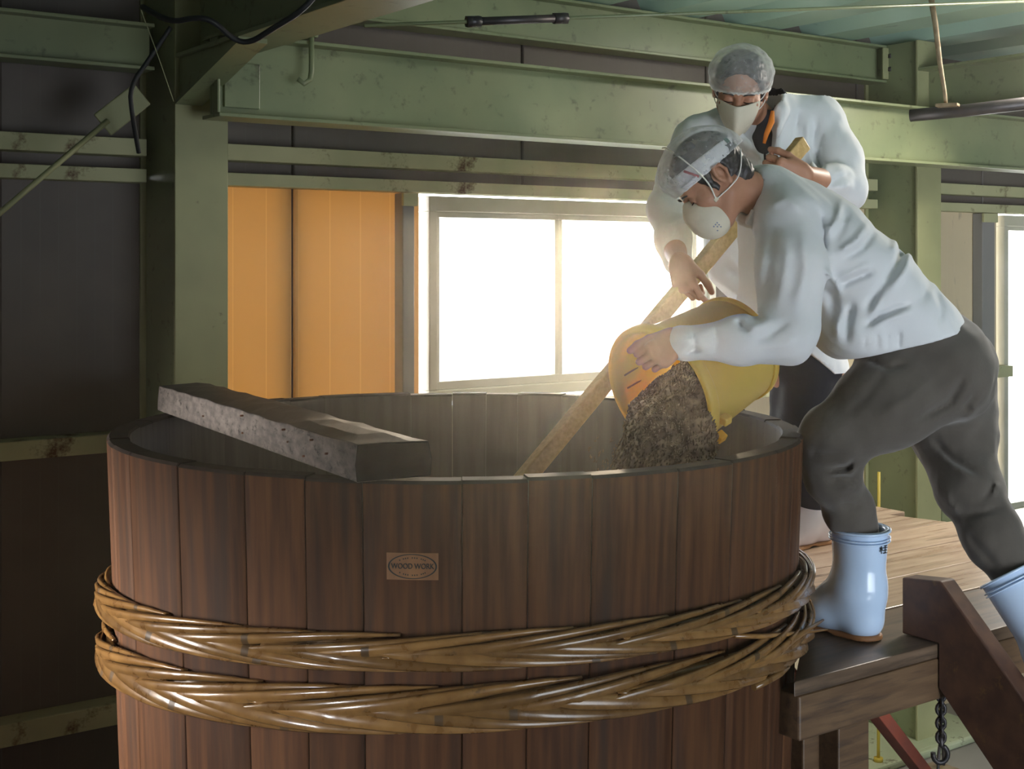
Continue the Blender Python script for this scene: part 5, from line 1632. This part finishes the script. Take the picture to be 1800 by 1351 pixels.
# right boot: heel lifted, toe on the first stair tread
TRZ = PZ - 0.20
top2 = P(1772, 1006, 3.13)
ax2 = unit(P(1925, 1172, 3.06) - top2)
heel2 = top2 + ax2 * 0.272 + np.array([0.035, 0, 0.0])
toe2 = np.array([heel2[0] - 0.145, heel2[1] - 0.10, TRZ + 0.012])
d2 = unit(toe2 - heel2); toe2 = heel2 + d2 * 0.255
up2 = unit(-ax2 - d2 * np.dot(-ax2, d2))
boot_meshes(w1, top2, heel2, toe2, up2, M['boot'], (0.0735, 0.060), label='pale blue rubber boot with lifted heel')

# ================================================================ STANDING WORKER (behind)
w2 = root('person', (1.0, 4.34, PZ), 'worker standing behind in white coat and hair net, looking down and holding the wooden pole', 'person')
f2 = Frame(P(1301, 158, 4.05), (-0.20, -0.80, -0.50), (-0.03, -0.52, 0.85))
nk2 = P(1345, 228, 4.18)
K2 = 0.93
hd2 = head_field(f2, sc_(nk2, f2, K2), neck_r=(0.056, 0.064)).mesh(1)
hd2 = ((hd2[0] - f2.o) * K2 + f2.o, hd2[1])
pR = pole_at(1204); pL = pole_at(1368)
RSH, REL = P(1232, 252, 4.14), P(1176, 372, 3.97)
LSH, LEL = P(1432, 218, 4.22), P(1484, 332, 4.08)
# right hand: back toward the viewer, fingers round the underside of the pole
RWR = P(1193, 462, 3.80)
fdir = unit(P(1202, 530, 3.74) - RWR)
wR = pR - fdir * 0.075 * 0.95 + np.array([-0.012, -0.030, 0.006])
handR2 = hand_parts(wR, fdir + np.array([0.10, 0, 0]), (0.55, 0.80, 0.1), -1, ((30, 35, 25), (62, 72, 40), (66, 74, 40), (68, 74, 40)), (35, 45, 25), 0.98, arm_to=P(1186, 440, 3.84), wrist_r=0.027)
# left hand: fist round the upper end, knuckles toward the viewer's left
LWR = P(1428, 310, 3.95)
fl2 = unit(P(1375, 296, 3.90) - LWR)
wL = pL + np.array([0.074, -0.022, -0.008])
handL2 = hand_parts(wL, (-1.0, -0.20, 0.16), (-0.25, 0.92, 0.30), 1, ((52, 68, 42), (56, 70, 42), (58, 70, 42), (60, 70, 42)), (40, 45, 25), 0.98, arm_to=P(1440, 316, 3.96), wrist_r=0.028)
bf = Field(np.array([0.30, 3.62, PZ - 0.02]), np.array([1.25, 4.60, EYE + 0.55]), 0.014)
HIP = P(1415, 620, 4.32)
bf.chain([nk2, P(1335, 320, 4.18), P(1360, 470, 4.25), HIP], (0.06, 0.13, 0.115, 0.13), 0.08, flat=((0, 1, 0.2), 0.75))
bf.chain([P(1335, 270, 4.18), RSH, REL, P(1193, 462, 3.80)], (0.08, 0.055, 0.042, 0.027), 0.04)
bf.chain([P(1335, 270, 4.18), LSH, LEL, P(1428, 312, 3.95)], (0.08, 0.055, 0.042, 0.027), 0.04)
LK, LA = P(1422, 800, 4.26), P(1440, 900, 4.34)
RK, RA = P(1395, 800, 4.34), P(1372, 905, 4.46)
bf.chain([HIP, P(1425, 650, 4.30), LK, LA], (0.1, 0.085, 0.055, 0.045), 0.05)
bf.chain([HIP, P(1405, 650, 4.38), RK, RA], (0.1, 0.085, 0.055, 0.045), 0.05)
skin_mesh('body', [hd2, bf.mesh(1), handR2, handL2], M['skin'], w2)
HEAD_SCALE = (f2.o, K2)
hair_mesh(f2, w2, 0.008)
brows_eyes(f2, w2)
# hair net: a puffed bouffant gathered on an elastic edge
def netx2(F):
    F.ell(f2(0.02, 0, 0.075), (0.095, 0.098, 0.070), f2.axes, 0.04)
    F.ell(f2(-0.055, 0, 0.01), (0.075, 0.092, 0.075), f2.axes, 0.04)
    for a_, b_ in ((0.4, 0.2), (0.7, -0.1), (1.2, 0.3), (1.9, 0.1), (-0.6, 0.1), (-1.1, 0.2)):
        F.fold([f2(0.10 * math.cos(a_), 0.10 * math.sin(a_), 0.06), f2(0.06 * math.cos(a_ + b_), 0.06 * math.sin(a_ + b_), 0.13), f2(0, 0, 0.15)], 0.006, 0.004)
shell(f2, w2, 'hair_net', M['net2'], (-0.008, 0, 0.045), (0.112, 0.098, 0.100), [((0.09, 0, 0.028), (0.20, 0, -0.98))], extra=netx2, ripple=(0.0022, 0.04, 4), hollow=False)
# gathered elastic edge of the net, ring of small pleats
mb = MB()
ring = []
for a_ in np.linspace(0, 2 * math.pi, 73)[:-1]:
    fq, lq = 0.106 * math.cos(a_) - 0.010, 0.095 * math.sin(a_)
    uq = 0.028 + (fq - 0.09) * 0.204 + 0.0025 * (1 if int(a_ / (2 * math.pi) * 72 + 0.5) % 2 else -1)
    ring.append(f2(fq, lq, uq))
mb.tube(ring, 0.0042, 6, closed=True)
build(mb, 'elastic_edge', M['strap'], w2)
# folded mask with a centre ridge and a pointed chin
mv, mf = [], []
rows_ = 9; cols_ = 15
for i in range(rows_):
    s = i / (rows_ - 1)
    for j in range(cols_):
        t_ = -1 + 2 * j / (cols_ - 1)
        wd = 0.070 * (1 - 0.62 * s ** 1.6)
        fwd = 0.149 - 0.084 * abs(t_) ** 1.3 * (1 - 0.3 * s) - 0.020 * s ** 2 + 0.012 * math.sin(math.pi * s) - 0.012 * (1 - s) * (1 - abs(t_))
        up = -0.001 - 0.118 * s - 0.004 * abs(t_)
        mv.append(f2(fwd - 0.010, wd * t_, up))
mf = [(i * cols_ + j, i * cols_ + j + 1, (i + 1) * cols_ + j + 1, (i + 1) * cols_ + j) for i in range(rows_ - 1) for j in range(cols_ - 1)]
mo = link_mesh('face_mask', mv, mf, M['mask'], w2, None, True)
sm = mo.modifiers.new('solid', 'SOLIDIFY'); sm.thickness = 0.0025
ss = mo.modifiers.new('smooth', 'SUBSURF'); ss.levels = ss.render_levels = 1
for s in (1, -1):
    strap_mesh('mask_strap', [f2(0.048, s * 0.062, -0.016), f2(0.030, s * 0.080, -0.004), f2(0.0, s * 0.088, 0.022)], 0.0018, M['strap'], w2)
    strap_mesh('mask_strap', [f2(0.046, s * 0.056, -0.055), f2(0.015, s * 0.080, -0.040), f2(-0.02, s * 0.086, -0.02)], 0.0018, M['strap'], w2)

HEAD_SCALE = None
# --- dark shirt with orange lining at the neck
F = Field(P(1345, 250, 4.15) - 0.24, P(1345, 250, 4.15) + 0.24, 0.005)
F.chain([P(1350, 214, 4.16), P(1345, 262, 4.15), P(1336, 320, 4.17)], (0.078, 0.084, 0.05), 0.04, flat=((0, 1, 0.2), 0.85))
F.cap(P(1349, 190, 4.17), P(1349, 214, 4.17), 0.074, 0.076, 0.02)
F.cap(P(1345, 175, 4.15), P(1350, 225, 4.18), 0.062, 0.062, 0.0, 'cut')
F.ripple(0.002, 0.06, 9)
skin_mesh('shirt', [F.mesh(2)], M['darkshirt'], w2)

# --- coat
F = Field(np.array([0.36, 3.62, EYE - 0.36]), np.array([1.26, 4.60, EYE + 0.52]), 0.0075)
ff = (-0.15, 1.0, 0.25)
F.chain([P(1338, 225, 4.19), P(1330, 310, 4.19), P(1345, 430, 4.23), P(1362, 530, 4.26), P(1390, 650, 4.29)], (0.135, 0.182, 0.178, 0.178, 0.188), 0.07, flat=(ff, 0.72))
F.chain([P(1345, 215, 4.20), LSH, P(1470, 280, 4.15), LEL], (0.090, 0.088, 0.076, 0.064), 0.05)
F.chain([LEL, P(1462, 320, 4.02), P(1434, 313, 3.97)], (0.062, 0.052, 0.043), 0.03)
F.chain([P(1320, 230, 4.18), RSH, P(1202, 310, 4.06), REL], (0.090, 0.082, 0.072, 0.062), 0.05)
F.chain([REL, P(1183, 420, 3.89), P(1190, 458, 3.82)], (0.061, 0.053, 0.042), 0.03)
# standing collar and the open front
cN = unit(P(1345, 180, 4.14) - P(1345, 260, 4.18))
for s, pts in ((1, [(1362, 168, 4.12), (1372, 196, 4.075), (1362, 232, 4.055), (1352, 262, 4.05)]), (-1, [(1276, 205, 4.07), (1290, 232, 4.04), (1318, 258, 4.03), (1340, 275, 4.04)])):
    F.chain([P(*p) for p in pts], (0.017, 0.021, 0.018, 0.014), 0.018)
F.chain([P(1345, 172, 4.24), P(1380, 180, 4.18), P(1366, 172, 4.13)], (0.02, 0.02, 0.016), 0.02)
F.cap(P(1330, 150, 4.10), P(1348, 226, 4.17), 0.075, 0.068, 0.006, 'cut')
F.chain([P(1332, 218, 4.045), P(1344, 258, 4.045), P(1347, 292, 4.06)], (0.058, 0.036, 0.008), 0.006, 'cut')
F.ripple(0.0042, 0.13, 45)
for p_, w_c, am in (([(1404, 185), (1396, 250), (1408, 330)], 6, 0.012), ([(1420, 195), (1418, 250), (1436, 318)], 5, -0.008), ([(1446, 225), (1438, 275), (1446, 318)], 5, 0.012),
                    ([(1436, 200), (1430, 260), (1442, 300)], 5, 0.008), ([(1455, 322), (1478, 312), (1498, 306)], 5, 0.007), ([(1460, 330), (1480, 328), (1500, 326)], 4, -0.006),
                    ([(1346, 285), (1350, 380), (1352, 470)], 4, 0.008), ([(1275, 470), (1300, 488), (1345, 496)], 6, 0.009), ([(1268, 445), (1300, 470), (1330, 480)], 6, -0.007),
                    ([(1262, 520), (1290, 535), (1318, 548)], 6, 0.008), ([(1252, 490), (1270, 520), (1276, 560)], 6, 0.006), ([(1146, 382), (1180, 374), (1208, 356)], 5, 0.009),
                    ([(1155, 400), (1185, 390), (1210, 376)], 5, -0.006), ([(1163, 424), (1190, 414), (1211, 404)], 5, 0.007), ([(1240, 255), (1224, 290), (1222, 330)], 6, 0.008),
                    ([(1378, 190), (1366, 240), (1352, 280)], 6, -0.006), ([(1370, 220), (1380, 280), (1366, 330)], 7, 0.006), ([(1400, 560), (1380, 590), (1368, 640)], 6, 0.006)):
    F.crease(p_, w_c, am * 1.25, 4.22)
F.ripple(0.0014, 0.05, 46)
hp_ = P(1400, 605, 4.2)
F.plane(hp_, unit(np.array([-0.78, -0.05, -1.0])), 0.004)
G = Field(F.lo, F.lo + (F.n - 1) * F.h, F.h); G.n = F.n; G.ax = F.ax; G.F = np.full(F.n, 0.2, np.float32)
G.chain([P(1320, 230, 4.18), RSH, P(1202, 310, 4.06), REL], (0.088, 0.080, 0.070, 0.060), 0.05)
G.chain([REL, P(1183, 420, 3.89), P(1190, 458, 3.82)], (0.060, 0.052, 0.041), 0.03)
G.ripple(0.0035, 0.13, 45)
F.F = np.minimum(F.F, G.F)
skin_mesh('coat', [F.mesh(1)], M['coat'], w2)
# orange lining of the inner collar and the zip pull
build(MB().tube([P(1358, 196, 4.035), P(1356, 214, 4.02), P(1347, 236, 4.015), P(1343, 252, 4.015)], [0.006, 0.010, 0.008, 0.005], 8), 'collar_lining', M['orange'], w2)
build(MB().bar(P(1344, 268, 4.012), P(1345, 283, 4.012), 0.007, 0.004, (0, -1, 0)), 'zip_pull', M['darksteel'], w2, 0.001)

# --- trousers and boots
F = Field(np.array([0.66, 3.95, PZ + 0.02]), np.array([1.32, 4.66, EYE - 0.10]), 0.008)
F.ell(P(1412, 610, 4.32), (0.135, 0.120, 0.13), None, 0.05)
F.chain([P(1428, 630, 4.29), P(1418, 760, 4.25), P(1428, 850, 4.28), P(1440, 905, 4.34)], (0.098, 0.082, 0.068, 0.058), 0.04)
F.chain([P(1408, 630, 4.38), P(1396, 780, 4.34), P(1380, 850, 4.38), P(1372, 905, 4.44)], (0.098, 0.080, 0.066, 0.058), 0.04)
F.ripple(0.003, 0.10, 3)
skin_mesh('trousers', [F.mesh(2)], M['blacktrousers'], w2)
for tp, he, tdir in ((P(1440, 838, 4.36), P(1455, 955, 4.36), (-0.75, -0.62, 0)), (P(1372, 845, 4.46), P(1385, 955, 4.46), (-0.85, -0.5, 0))):
    he = he.copy(); he[2] = PZ + 0.001
    boot_meshes(w2, tp, he, he + unit(tdir) * 0.265, (0, 0, 1), M['boot2'], (0.074, 0.060), label='white rubber boot glowing pink against the light')
